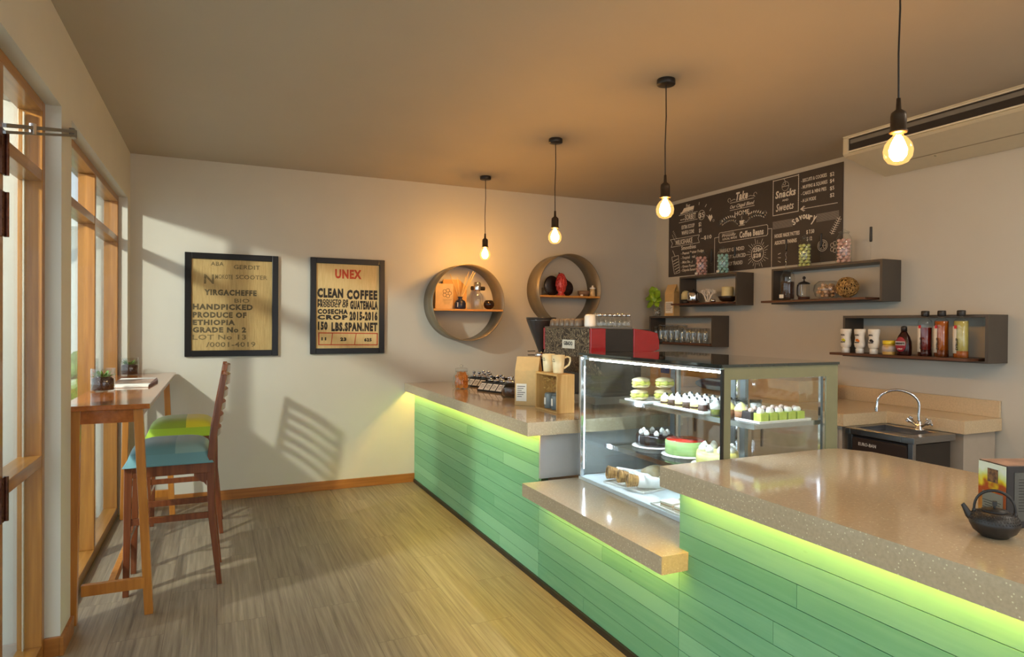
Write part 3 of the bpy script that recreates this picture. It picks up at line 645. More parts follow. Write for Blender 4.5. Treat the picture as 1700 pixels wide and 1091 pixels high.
candy_jar(4.36, 5.05, ZC, .062, .262, (216, 172, 166), 'glass jar of pink sweets on the short shelf, left of the blue jar', (228, 180, 172), 'rose', True)
candy_jar(4.36, 4.75, ZC, .060, .258, (146, 200, 196), 'glass jar of pale blue sweets on the short shelf', (176, 220, 214), 'aqua', True)
# dark handled sticks
def stick(x, y, z, h, hb, label, twist=False):
    s = thing('handled_stick', label, 'stirring stick', (x, y, z), group='dark handled sticks on the shelf tops')
    MB().lathe([(0, 0), (.012, 0), (.012, .003), (.004, .005), (0, .005)], seg=12).build('foot', M_chrome, s)
    pts = [(.004*math.cos(i*1.2)*twist, .004*math.sin(i*1.2)*twist, .004+(h-hb-.004)*i/16) for i in range(17)]
    MB().tube(pts, .0022, 6).build('rod', M_jar if not twist else M_chrome, s)
    MB().lathe([(0, h-hb), (.008, h-hb), (.010, h-hb+.01), (.009, h-.01), (.010, h-.003), (.006, h), (0, h)], seg=12).build('handle', M_dark, s)
stick(4.36, 4.003, ZA, .25, .10, 'dark handled stick with twisted rod, leftmost on the long top shelf', True)
stick(4.36, 3.657, ZA, .255, .11, 'dark handled stick between the green and pink sweet jars')
stick(4.36, 3.226, ZA, .25, .11, 'dark handled stick standing alone at the right end of the long top shelf')
stick(4.36, 5.208, ZC, .25, .10, 'dark handled stick left of the pink sweet jar on the short shelf')
stick(4.36, 4.91, ZC, .255, .13, 'dark handled stick between pink and blue jars on the short shelf')
stick(4.36, 4.597, ZC, .255, .10, 'dark handled stick right of the blue sweet jar')
# bean jar
bj = thing('bean_jar', 'tall clip-top glass jar of dark coffee beans at the left of the long shelf', 'jar', (4.245, 3.88, ZAi))
MB().lathe([(0, 0), (.05, 0), (.055, .01), (.055, .19), (.048, .215), (.034, .228), (.034, .24)], seg=24).build('glass_body', M_jar, bj)
MB().lathe([(0, .012), (.049, .012), (.05, .02), (.05, .15), (.0, .155)], seg=20).build('coffee_beans', M_beans, bj)
MB().lathe([(0, .238), (.04, .238), (.042, .246), (.03, .25), (.012, .252), (.016, .262), (.02, .27), (0, .275)], seg=20).build('glass_lid', M_jar, bj)
MB().box(-.058, -.012, .015, -.0555, .03, .045).build('paper_tag', M_label, bj)
# french press
fp = thing('french_press', 'small glass french press with black handle and brown base, beside the bean jar', 'coffee press', (4.33, 3.79, ZAi))
MB().lathe([(0, 0), (.045, 0), (.045, .025), (0, .025)], seg=24).build('base', pm('press_base', (70, 38, 26), .4), fp)
MB().lathe([(0, .026), (.04, .026), (.041, .03), (.041, .125), (.043, .13)], seg=24).build('glass_beaker', M_jar, fp)
MB().lathe([(0, .128), (.046, .128), (.046, .134), (.03, .145), (.006, .152), (.004, .168), (.012, .172), (.013, .182), (.006, .192), (0, .193)], seg=20).build('lid', M_dark, fp)
MB().tube([(0, .042, .128), (0, .062, .125), (0, .066, .10), (0, .066, .045), (0, .055, .03), (0, .042, .03)], .0055, 8).build('handle', M_dark, fp)
for k in (-1, 1): MB().box(-.043, k*.012-.003, .026, -.041, k*.012+.003, .125).build('metal_strap', M_chrome, fp)
# shell bowl
sb = thing('glass_bowl', 'round glass bowl filled with seashells on the long shelf', 'bowl', (4.33, 3.565, ZAi))
MB().lathe([(0, 0), (.05, 0), (.09, .025), (.105, .07), (.095, .115), (.07, .138)], seg=28).build('bowl_glass', M_jar, sb)
shm = [pm('shell_pink', (214, 164, 130), .4, rgb2=(236, 206, 176), scale=60), pm('shell_tan', (186, 138, 96), .4, rgb2=(220, 186, 140), scale=60)]
rnd = random.Random(2)
protos = []
for q in range(2):
    s = MB().lathe([(0, -.02), (.009, -.016), (.016, -.004), (.018, .004), (.012, .012), (.007, .018), (.003, .026), (0, .028)], seg=12)
    s.tube([(.017, 0, -.01), (.014, .012, .0), (.0, .016, .008), (-.012, .006, .014)], .0035, 6)
    s.v = [tuple(q_*.84 for q_ in p_) for p_ in s.v]
    protos.append(tag(s.build('seashell', shm[q]), ['pinkish spiral seashell piled in the glass bowl', 'tan spiral seashell piled in the glass bowl'][q], 'shell', ['pinkish shells in the glass bowl', 'tan shells in the glass bowl'][q]))
k = 0
for (zz, rr, n_) in ((.028, .035, 5), (.028, .0, 1), (.055, .068, 9), (.055, .03, 4), (.083, .062, 8), (.083, .02, 2), (.108, .04, 4)):
    for q in range(n_):
        o = protos[k % 2] if k < 2 else protos[k % 2].copy()
        if k >= 2: C.objects.link(o)
        a = 2*PI*q/n_+zz*40
        o.location = (4.33+rr*math.cos(a), 3.565+rr*math.sin(a), ZAi+zz); o.rotation_euler = (rnd.uniform(0, 3), rnd.uniform(0, 3), rnd.uniform(0, 3)); k += 1
# twig ball
tb = MB(); rnd = random.Random(5)
for i in range(44):
    n_ = Vector((rnd.gauss(0, 1), rnd.gauss(0, 1), rnd.gauss(0, 1))).normalized()
    X = n_.orthogonal().normalized(); Y = n_.cross(X); off = rnd.uniform(-.035, .035); rr = math.sqrt(.078**2-off*off)*rnd.uniform(.92, 1)
    tb.tube([n_*off+(X*math.cos(a)+Y*math.sin(a))*rr*(1+.02*math.sin(3*a)) for a in [2*PI*j/14 for j in range(14)]], rnd.uniform(.0025, .0042), 5, closed=True)

tb.ball((0, 0, 0), .055, 12, 8, m=1)  # near-black inner ball, its colour stands in for shade between the strands
tag(tb.build('twig_ball', [pm('dry_vine', (110, 72, 32), .7, rgb2=(206, 164, 94), scale=70), pm('gap_shade_core', (40, 26, 14), .9)], None, (4.32, 3.385, ZAi+.083)), 'woven brown vine ball on the long shelf beside the shell bowl', 'ornament')

# --- shelf C things
pot = thing('milk_kettle', 'polished metal pot with dark lid and frame handle at left of the short shelf', 'pot', (4.33, 5.13, ZCi))
MB().lathe([(0, .0), (.035, 0), (.04, .008), (.058, .02), (.062, .03), (.062, .10), (.055, .112), (.0, .118)], seg=24).build('pot_body', M_chrome, pot)
MB().tube([(0, -.065, .105), (0, -.078, .10), (0, -.078, .04), (0, -.065, .02)], .005, 8).build('handle', M_dark, pot)
MB().lathe([(0, .1185), (.045, .116), (.03, .126), (.008, .13), (.008, .142), (0, .145)], seg=16).build('lid', M_dark, pot)
cup = thing('tea_tin', 'pale domed tin with a dark base beside the polished pot', 'tin', (4.32, 5.235, ZCi))
MB().lathe([(0, 0), (.04, 0), (.045, .01), (.045, .04), (0, .042)], seg=20).build('tin_base', M_dark, cup)
MB().lathe([(0, .042), (.045, .042), (.044, .09), (.035, .12), (.015, .132), (0, .134)], seg=20).build('tin_dome', pm('straw_enamel', (212, 200, 150), .4), cup)
rnd = random.Random(11)
co = MB()
def branch(p, d_, L, r, lev):
    e = p+d_*L; co.tube([p, p+d_*L*.5+Vector((rnd.uniform(-.003, .003),)*3), e], [r, r*.85, r*.7], 7)
    if lev == 0: co.ball(e, r*.95, 7, 4); return
    for q in range(3 if lev > 1 else 2):
        nd = (d_+Vector((rnd.uniform(-.35, .35), (-.8, .8, .1)[q]+rnd.uniform(-.3, .3), rnd.uniform(-.1, .4)))).normalized(); branch(e, nd, L*.72, r*.72, lev-1)
for q in (-.6, 0, .6): branch(Vector((0, q*.02, .01)), Vector((0, q, 1)).normalized(), .05, .011, 3)
co.ball((0, 0, .012), .03, 12, 6, sc=(.7, 1, .42))
tag(co.build('coral_branch', pm('white_coral', (226, 220, 208), .8, bump=.5, bscale=80), None, (4.32, 4.91, ZCi+.001)), 'white branching coral ornament on the short shelf', 'ornament')
tag(MB().lathe([(0, 0), (.02, 0), (.022, .03), (.018, .032), (.016, .01), (0, .008)], seg=16).build('metal_cup', M_chrome, None, (4.30, 4.81, ZCi)), 'tiny metal cup right of the white coral', 'cup')
cd = thing('pillar_candle', 'cream pillar candle standing in a dark round bowl on the short shelf', 'candle', (4.34, 4.665, ZCi+.02))
MB().lathe([(0, 0), (.052, 0), (.054, .006), (.054, .118), (.048, .124), (.04, .118), (0, .116)], seg=24).build('wax', pm('candle_wax', (222, 208, 156), .5), cd)
MB().cyl((0, 0, .115), (0, 0, .128), .0015, seg=6).build('wick', M_dark, cd)
tag(MB().lathe([(0, 0), (.04, 0), (.07, .02), (.088, .05), (.085, .055), (.066, .026), (.04, .016), (0, .016)], seg=28).build('candle_bowl', pm('dark_bronze_bowl', (48, 34, 22), .35), None, (4.34, 4.665, ZCi)), 'dark round bowl under the cream candle', 'bowl')

# --- shelf D: plant vase, bag, glasses
vs = thing('leaf_vase', 'clear glass vase of pebbles holding bright green leaves in the wall corner', 'vase', (4.36, 5.745, ZD))
MB().lathe([(0, 0), (.048, 0), (.05, .004), (.05, .155)], seg=24).build('vase_glass', M_jar, vs)
pb = MB(); rnd = random.Random(3)
for i in range(60):
    a = rnd.random()*6.28; r_ = .034*rnd.random()**.5; pb.ball((r_*math.cos(a), r_*math.sin(a), .012+.085*(i/60)), rnd.uniform(.008, .012), 8, 5, sc=(1, 1, .7))
tag(pb.build('pebbles', pm('white_pebbles', (210, 206, 190), .6, rgb2=(90, 86, 76), scale=30), vs), kind='stuff')
lf = MB()
def leaf(mb, base, d_, L, W_, m=0, droop=.3, face=None):
    d_ = Vector(d_).normalized(); side = d_.cross(Vector(face) if face else Vector((0, 0, 1)));
    side = side.normalized() if side.length > .1 else Vector((0, 1, 0))
    nrm = side.cross(d_); rows_ = []
    for i in range(7):
        t_ = i/6; wv = W_*math.sin(PI*min(1, t_*.92+.08))**.8*(1-.35*t_); c_ = Vector(base)+d_*L*t_-Vector((0, 0, 1))*droop*L*t_*t_
        rows_.append((c_-side*wv+nrm*wv*.25, c_, c_+side*wv+nrm*wv*.25))
    vs_ = [p for r_ in rows_ for p in r_]+[p-nrm*.0012 for r_ in rows_ for p in r_]
    fs = []
    for i in range(6):
        for q in range(2):
            a = i*3+q; fs.append((a, a+1, a+4, a+3)); fs.append((a+21, a+24, a+25, a+22))
        fs.append((i*3, i*3+3, i*3+24, i*3+21)); fs.append((i*3+2, i*3+23, i*3+26, i*3+5))
    mb.add(vs_, fs, m, True)
for (oy, oz, dy, dz, L, W_, fx, fz) in ((.05, .23, .25, 1, .12, .055, -.8, .3), (.12, .19, 1, .25, .12, .05, -.7, .5), (-.03, .21, -.7, .7, .12, .052, -.9, .2), (-.05, .17, -1, .1, .11, .046, -.8, .5), (.09, .15, 1, -.35, .11, .045, -.9, .3), (.0, .24, -.2, 1, .09, .045, -.7, -.3), (.03, .16, .2, .7, .11, .05, -.9, .6), (-.02, .16, -.5, -.3, .09, .042, -.9, .3), (.05, .20, .7, .6, .10, .045, -.6, .1)):
    leaf(lf, (-.03, oy*.4, oz), (-.12, dy, dz), L, W_, droop=.15, face=(fx, -.6, fz))
    lf.tube([(0, 0, .06), (-.01, oy*.2, oz*.7), (-.03, oy*.4, oz)], .0022, 6)
lf.build('leaves', M_leaf, vs)
def coffee_bag(label, loc, rz, W_, D, H_, sc_=1, labelbox=None):
    r = thing('coffee_bag', label, 'paper bag', loc, rz)
    w2, d2 = W_/2, D/2
    v_ = [(-w2, -d2, 0), (w2, -d2, 0), (w2, d2, 0), (-w2, d2, 0), (-w2, -d2, H_*.72), (w2, -d2, H_*.72), (w2*1.0, d2, H_*.72), (-w2, d2, H_*.72),
          (-w2*.98, -.004, H_), (w2*.98, -.004, H_), (w2*.98, .004, H_), (-w2*.98, .004, H_), (w2*.86, 0, H_*.4), (-w2*.86, 0, H_*.4), (w2*.8, 0, H_*.8), (-w2*.8, 0, H_*.8)]
    f_ = [(0, 3, 2, 1), (0, 1, 5, 4), (2, 3, 7, 6), (4, 5, 9, 8), (6, 7, 11, 10), (8, 9, 10, 11), (1, 2, 12), (2, 6, 12), (6, 5, 12), (5, 1, 12), (3, 0, 13), (0, 4, 13), (4, 7, 13), (7, 3, 13), (5, 6, 14), (6, 10, 14), (10, 9, 14), (9, 5, 14), (7, 4, 15), (4, 8, 15), (8, 11, 15), (11, 7, 15)]
    MB().add(v_, f_).build('bag_body', M_kraft, r, bevel=.002)
    if labelbox:
        a, b, c_, d_ = labelbox
        q = MB().box(a, -d2-.0015, b, c_, -d2-.0003, d_).build('paper_label', M_label, r)
        l_ = MB()
        for i in range(6): l_.box(a+.008, -d2-.0022, d_-.02-i*.014, c_-.01-(i % 3)*.012, -d2-.0016, d_-.016-i*.014)
        l_.build('print', M_ink, q)
    return r
coffee_bag('kraft coffee bag with pale label standing on the lower left box shelf', (4.33, 5.46, ZD), -PI/2, .15, .08, .33, labelbox=(-.06, .03, .06, .15))
gp = thing('stemless_glass', 'clear upturned drinking glass packed in rows in the lower left box shelf', 'glass', (4.34, 5.72, ZDi), group='upturned glasses in the lower left box shelf')
MB().lathe([(.034, 0), (.033, .004), (.028, .10), (.026, .14), (.02, .148), (0, .15)], seg=16).build('glass_body', glass('shiny_glass', (.93, .94, .93), .16), gp)
MB().lathe([(.026, .150), (.027, .156), (.012, .160), (0, .160)], seg=16).build('thick_base', glass('base_glass', (.9, .92, .92), .25), gp)
first = True
for r_ in range(2):
    for i in range(10 if r_ == 0 else 9):
        y_ = 5.735-i*.086-(.04 if r_ else 0); x_ = 4.335+r_*.075
        if first: first = False; gp.location = (x_, y_, ZDi); continue
        dup(gp, (x_, y_, ZDi), sc=1.12 if i < 5 else .92)

# --- shelf B things
def squeeze(y, fruit, name, label):
    s = thing('squeeze_bottle', label, 'squeeze bottle', (4.24, y, ZB), group='upturned white squeeze bottles')
    MB().lathe([(0, 0), (.028, 0), (.029, .03), (.028, .034), (0, .034)], seg=20).build('cap', M_white, s)
    MB().lathe([(0, .034), (.024, .034), (.036, .045), (.041, .065), (.038, .085), (.034, .11), (.041, .15), (.042, .172), (.038, .176), (0, .176)], seg=24, sx=.75).build('bottle', pm('white_plastic', (236, 232, 222), .4), s)
    rr = Rboard
    MB().text('REAL', -.016, 0, .032, .011, bold=.03).build('lettering', M_ink, s, (-.0322, 0, .127), rr)
    q = MB(); q.ball((0, 0, 0), .014, 10, 6, sc=(1, .7, .12)); q.ball((.01, -.006, 0), .010, 10, 6, sc=(1, .7, .12))
    q.build('fruit_picture', fruit, s, (-.030, 0, .095), rr)
    MB().text(name, -.018, 0, .036, .008, bold=.03).build('lettering', M_ink, s, (-.0315, 0, .075), rr)
squeeze(3.33, pm('lime_print', (196, 196, 40), .5), 'PINEAPPLE', 'white upturned squeeze bottle with yellow fruit picture, leftmost')
squeeze(3.215, pm('orange_print', (220, 120, 30), .5), 'MANGO', 'white upturned squeeze bottle with orange fruit picture, middle of three')
squeeze(3.105, pm('black_print', (40, 40, 44), .5), 'BLACKBERRY', 'white upturned squeeze bottle with black berry picture, right of three')
pj = thing('spread_jar', 'small jar of spread with a yellow lid on the lowest shelf', 'jar', (4.24, 2.99, ZB))
MB().lathe([(0, 0), (.04, 0), (.042, .006), (.042, .062), (.036, .072), (0, .072)], seg=24).build('jar_body', pm('peanut_jar', (206, 170, 96), .3), pj)
MB().lathe([(.0423, .022), (.0428, .022), (.0428, .060), (.0423, .060)], seg=24).build('paper_label', pm('lilac_label', (206, 196, 202), .5, rgb2=(190, 150, 70), scale=22), pj)
MB().lathe([(0, .072), (.041, .072), (.042, .076), (.042, .094), (.04, .098), (0, .098)], seg=28).build('lid', pm('yellow_lid', (228, 198, 32), .35), pj)
cs = thing('sauce_bottle', 'brown chocolate syrup bottle with a pointed shoulder on the lowest shelf', 'sauce bottle', (4.24, 2.885, ZB))
MB().lathe([(0, 0), (.045, 0), (.05, .01), (.052, .05), (.05, .09), (.04, .125), (.025, .15), (.018, .163), (0, .163)], seg=28, sx=.7).build('bottle', pm('dark_chocolate_plastic', (52, 24, 20), .2), cs)
MB().lathe([(0, .163), (.019, .163), (.019, .19), (.014, .198), (0, .2)], seg=20).build('cap', M_dark, cs)
q = MB(); q.ball((0, 0, 0), .038, 20, 8, sc=(1, 1.35, .09)); q.build('oval_label', pm('maroon_label', (150, 30, 48), .4), cs, (-.0345, 0, .075), Rboard)
MB().box(-.034, -.013, .002, .034, .013, .005).build('label_band', pm('silver_band', (198, 196, 196), .4), cs, (-.035, 0, .082), Rboard)
MB().text("HERSHEY'S", -.031, 0, .062, .013, bold=.05).build('lettering', M_ink, cs, (-.0405, 0, .0755), Rboard)
MB().text('SYRUP', -.017, 0, .034, .009, bold=.03).build('lettering', M_label, cs, (-.0392, 0, .040), Rboard)
def syrup(y, liq, level, bot, label):
    s = thing('syrup_bottle', label, 'syrup bottle', (4.235, y, ZB), group='tall syrup bottles with black caps')
    MB().lathe([(0, 0), (.040, 0), (.042, .005), (.042, .215), (.038, .235), (.022, .248), (.018, .256), (.018, .262)], seg=24).build('glass_body', M_jar, s)
    MB().lathe([(0, .004), (.038, .004), (.038, level), (0, level)], seg=20).build('syrup', liq, s)
    if bot: MB().lathe([(0.0385, .003), (.0393, .003), (.0393, .045), (.0385, .045)], seg=20).build('dark_base', bot, s)
    MB().lathe([(0, .262), (.021, .262), (.024, .266), (.024, .296), (.021, .30), (0, .30)], seg=20).build('cap', M_dark, s)
    lb = MB()
    vs_ = []; n_ = 8
    for i in range(n_+1):
        a = PI+.05+.95*i/n_-.0
        for zz in (.03, .20): vs_.append((.0426*math.cos(a), .0426*math.sin(a)*-1, zz))
        for zz in (.03, .20): vs_.append((.0434*math.cos(a), .0434*math.sin(a)*-1, zz))
    fs = []
    for i in range(n_): a = i*4; fs += [(a+2, a+6, a+7, a+3), (a, a+1, a+5, a+4), (a, a+4, a+6, a+2), (a+1, a+3, a+7, a+5)]
    lb.add(vs_, fs, 0, True); lb.build('paper_label', M_label, s)
    MB().box(-.0445, .0, .185, -.0436, .016, .205).build('red_badge', pm('red_badge', (200, 30, 40), .4), s)
    MB().text('SYRUP', 0, 0, .075, .014, bold=.02, rot=PI/2).build('lettering', M_ink, s, (-.0441, -.008, .05), Rboard)
syrup(2.738, pm('red_syrup', (110, 22, 14), .1, rgb2=(120, 26, 16)), .19, pm('dark_wine', (60, 14, 10), .2), 'black-capped bottle of dark red syrup, left of the three syrup bottles')
syrup(2.632, pm('amber_syrup', (166, 82, 14), .1, rgb2=(176, 92, 18)), .232, pm('brown_base', (110, 52, 14), .2), 'black-capped bottle of amber syrup, middle of the three')
syrup(2.512, pm('pale_syrup', (186, 172, 92), .1, rgb2=(196, 182, 104)), .232, pm('orange_base', (160, 84, 28), .2), 'black-capped bottle of pale yellow syrup, right of the three')

# ================================================================ ROUND SHELVES
M_zinc = pm('round_shelf_zinc', (136, 124, 102), .4, .35, var=.08, scale=5, stretch=(1, 1, 1))
def round_shelf(label, cx, cz, zsh):
    r = thing('round_shelf', label, 'wall shelf', (cx, 5.948, cz), group='round drum shelves on the back wall')
    Rm = Matrix.Rotation(PI/2, 3, 'X'); s = MB(); R0 = .362; t = .007; n = 72; D = .27
    vs_ = []; fs = []
    for i in range(n):
        a = 2*PI*i/n
        for rr, y_ in ((R0, 0), (R0, -D), (R0-t, -D), (R0-t, 0)): vs_.append((rr*math.cos(a), y_, rr*math.sin(a)))
    for i in range(n):
        j = (i+1) % n
        for q in range(4): fs.append((i*4+q, i*4+(q+1) % 4, j*4+(q+1) % 4, j*4+q))
    s.add(vs_, fs, 0, True); s.build('drum', [M_zinc], r)
    hw = math.sqrt((R0-t)**2-(zsh-cz)**2)-.004
    MB().box(-hw, -D, zsh-cz-.018, hw, -.004, zsh-cz).build('shelf_board', M_shw, r, bevel=.0015)
round_shelf('left round metal drum shelf with reed diffuser, framed card and dark jars', 2.145, 1.70, 1.638)
round_shelf('right round metal drum shelf with a red carved ornament, above the espresso machine', 3.235, 1.852, 1.79)
zl = 1.6385
cdd = thing('card_board', 'cream card with a drawn floral emblem leaning in the left round shelf', 'sign card', (1.948, 5.83, zl), rz=-.06)
MB().box(-.086, -.008, 0, .086, .008, .24).build('card', pm('cream_card', (222, 190, 138), .6), cdd)
q = MB()
for i in range(5): a = i*2*PI/5; q.arc(.028*math.cos(a), .028*math.sin(a), .017, 0, 6.28, .003, 12)
for i in range(4): q.line([(-.04+.004*i, -.06-.013*i), (.045-.006*i, -.06-.013*i)], .0016)
q.build('emblem', M_ink, cdd, (.025, -.0082, .15), (PI/2, 0, 0))
bd = tag(MB().prism([(-.03, 0, 0), (.24, 0, 0), (.24, 0, .22), (.16, 0, .29), (.0, 0, .285)], (0, .01, 0)).build('backing_board', pm('tan_board', (206, 158, 92), .6), None, (1.96, 5.90, zl)), 'plain tan board standing behind the diffuser in the left round shelf', 'board')
rd = thing('reed_diffuser', 'dark blue stoneware bottle with pale reed sticks on the left round shelf', 'diffuser', (2.085, 5.765, zl))
MB().lathe([(0, 0), (.05, 0), (.055, .01), (.055, .055), (.045, .078), (.02, .09), (.018, .105), (.026, .115), (.02, .118), (0, .118)], seg=24).build('bottle', pm('navy_glaze', (36, 40, 62), .2), rd)
MB().text('reed', -.02, 0, .04, .014, bold=.02, rot=PI/2).build('lettering', M_label, rd, (-.02, -.0562, .02), (PI/2, 0, 0))
rs = MB(); rnd = random.Random(9)
for (dx, dz) in ((-.10, .33), (-.03, .30), (.05, .31), (.10, .36), (.12, .36), (.15, .35), (.17, .36), (.06, .24), (.09, .28)):
    rs.cyl((0, 0, .08), (dx, rnd.uniform(-.03, .05), dz), .003, seg=6)
rs.build('reeds', pm('pale_reed', (222, 190, 126), .6), rd)
lt = thing('glass_lantern', 'tall clear glass bottle with a dark metal cap in the left round shelf', 'bottle', (2.27, 5.80, zl))
MB().lathe([(0, 0), (.055, 0), (.057, .005), (.057, .12), (.045, .15), (.03, .165), (.03, .18)], seg=20).build('glass_body', M_jar, lt)
MB().lathe([(0, .18), (.034, .18), (.036, .19), (.036, .25), (.03, .262), (0, .264)], seg=20).build('metal_cap', M_chrome, lt)
MB().cyl((-.05, .02, .205), (.09, .04, .205), .02).build('side_arm', M_dark, lt)
tl = thing('tealight_holder', 'round dark ball holder with open face on the right of the left round shelf', 'candle holder', (2.385, 5.78, zl))
MB().lathe([(0, .004), (.02, .004), (.04, .015), (.052, .04), (.052, .06), (.04, .083), (.03, .09)], seg=24).build('ball_shell', pm('smoked_metal', (46, 34, 28), .2, .4), tl)
MB().lathe([(0, 0), (.015, 0), (.018, .006), (0, .01)], seg=12).build('foot', M_chrome, tl)
zr = 1.7905
orn = thing('red_carved_ornament', 'red carved fish-scale ornament standing at the centre of the right round shelf', 'ornament', (3.185, 5.79, zr))
og = MB().lathe([(0, 0), (.045, 0), (.048, .01), (.03, .03), (.045, .06), (.062, .11), (.06, .15), (.045, .20), (.03, .225), (0, .235)], seg=20, sy=.6)
rnd = random.Random(4)
for i in range(90):
    a = rnd.random()*2*PI; zz = rnd.uniform(.05, .21); rr = .058*math.sin(PI*min(1, max(0, (zz-.0)/.25)))
    og.ball((rr*math.cos(a), rr*.6*math.sin(a), zz), .010, 6, 4, sc=(1, .8, 1.4))
og.build('carving', pm('red_lacquer', (176, 32, 34), .25, rgb2=(216, 90, 80), scale=60), orn)
tag(MB().ball((0, 0, 0), .105, 24, 10, sc=(.85, .16, 1)).build('dark_round_stone', pm('dark_slate', (44, 26, 20), .3), None, (3.12, 5.87, zr+.106)), 'dark round disc behind the red ornament, left side', 'ornament')
sw = MB().ball((0, 0, .085), .085, 20, 10, sc=(1.05, .35, 1)); sw.tube([(.0, 0, .12), (-.03, 0, .18), (-.06, 0, .22), (-.085, 0, .245)], [.05, .03, .014, .003], 8)
tag(sw.build('dark_gourd', pm('dark_gourd_lacquer', (40, 22, 18), .25), None, (3.29, 5.88, zr+.001)), 'dark drop-shaped gourd with curved tip, right behind the red ornament', 'ornament')
tag(MB().lathe([(0, 0), (.03, 0), (.032, .08), (.03, .08), (.028, .006), (0, .006)], seg=16).build('shot_glass', M_jar, None, (3.0, 5.80, zr)), 'small clear glass at the left end of the right round shelf', 'glass')
tag(MB().lathe([(0, 0), (.045, 0), (.062, .03), (.065, .06), (.06, .06), (.05, .02), (0, .012)], seg=20).build('stone_bowl', pm('brown_stone', (122, 96, 74), .5), None, (3.47, 5.82, zr)), 'brown stone bowl at the right of the right round shelf', 'bowl')
tj = thing('ceramic_shaker', 'small cream ceramic jar with knobbed lid at the right of the right round shelf', 'jar', (3.54, 5.76, zr))
MB().lathe([(0, 0), (.03, 0), (.026, .05), (.024, .08), (0, .08)], seg=16).build('jar_body', pm('cream_glaze', (206, 180, 134), .3), tj)
MB().lathe([(.034, .08), (.03, .092), (.008, .1), (.01, .112), (0, .118)], seg=16).build('lid', M_white, tj)
tag(MB().lathe([(0, 0), (.014, 0), (.014, .018), (0, .02)], seg=12).build('tealight', M_white, None, (3.40, 5.74, zr)), 'tiny white tealight near the front edge of the right round shelf', 'candle')

# ================================================================ BAR TABLE, CHAIRS, POTS
bt = thing('bar_table', 'tall narrow wooden bar table along the window with splayed legs', 'table', (-.47, 4.72, 0))
MB().box(-.225, -1.02, 1.063, .16, 1.20, 1.088).build('tabletop', M_tabw, bt, bevel=.003)
MB().box(-.17, -.985, .995, .11, -.965, 1.063).box(-.17, .96, .995, .11, .98, 1.063).box(-.17, -.965, .995, -.15, .96, 1.063).box(.09, -.965, 1.0, .11, .96, 1.063).build('apron', M_tabw, bt)
for (a, b_, c_, d_) in ((.105, -.975, .152, -.935), (.105, .97, .152, .935), (-.16, -.975, -.18, -.935), (-.16, .97, -.18, .935)):
    MB().bar((a, b_, 1.063), (c_, d_, 0), .042, .042, 0, .04, .04).build('leg', M_legw, bt, bevel=.003)
MB().box(-.14, -.965, .14, .135, -.935, .195).build('footrail', M_legw, bt, bevel=.002)
MB().box(-.14, .935, .14, .135, .965, .195).build('footrail', M_legw, bt, bevel=.002)
MB().box(-.03, -.935, .15, .0, .935, .195).build('stretcher', M_legw, bt, bevel=.002)

def patch(name, c1, c2, c3):
    m, n, b = new_mat(name); tc = n.nodes.new('ShaderNodeTexCoord'); sp = n.nodes.new('ShaderNodeSeparateXYZ'); n.links.new(tc.outputs['Object'], sp.inputs[0])
    def gt(out, v):
        g = n.nodes.new('ShaderNodeMath'); g.operation = 'GREATER_THAN'; g.inputs[1].default_value = v; n.links.new(sp.outputs[out], g.inputs[0]); return g
    g1 = gt(0, -.215); g2 = gt(2, .765)
    m1 = n.nodes.new('ShaderNodeMix'); m1.data_type = 'RGBA'; m1.inputs[6].default_value = (*lin(c1), 1); m1.inputs[7].default_value = (*lin(c2), 1); n.links.new(g1.outputs[0], m1.inputs['Factor'])
    m2 = n.nodes.new('ShaderNodeMix'); m2.data_type = 'RGBA'; m2.inputs[6].default_value = (*lin(c3), 1); n.links.new(m1.outputs[2], m2.inputs[7]); n.links.new(g2.outputs[0], m2.inputs['Factor'])
    n.links.new(m2.outputs[2], b.inputs['Base Color']); b.inputs['Roughness'].default_value = .8; b.inputs['Sheen Weight'].default_value = .3
    wv = n.nodes.new('ShaderNodeTexNoise'); wv.inputs['Scale'].default_value = 300; bp = n.nodes.new('ShaderNodeBump'); bp.inputs['Strength'].default_value = .15
    n.links.new(tc.outputs['Object'], wv.inputs[0]); n.links.new(wv.outputs[0], bp.inputs['Height']); n.links.new(bp.outputs[0], b.inputs['Normal'])
    return m
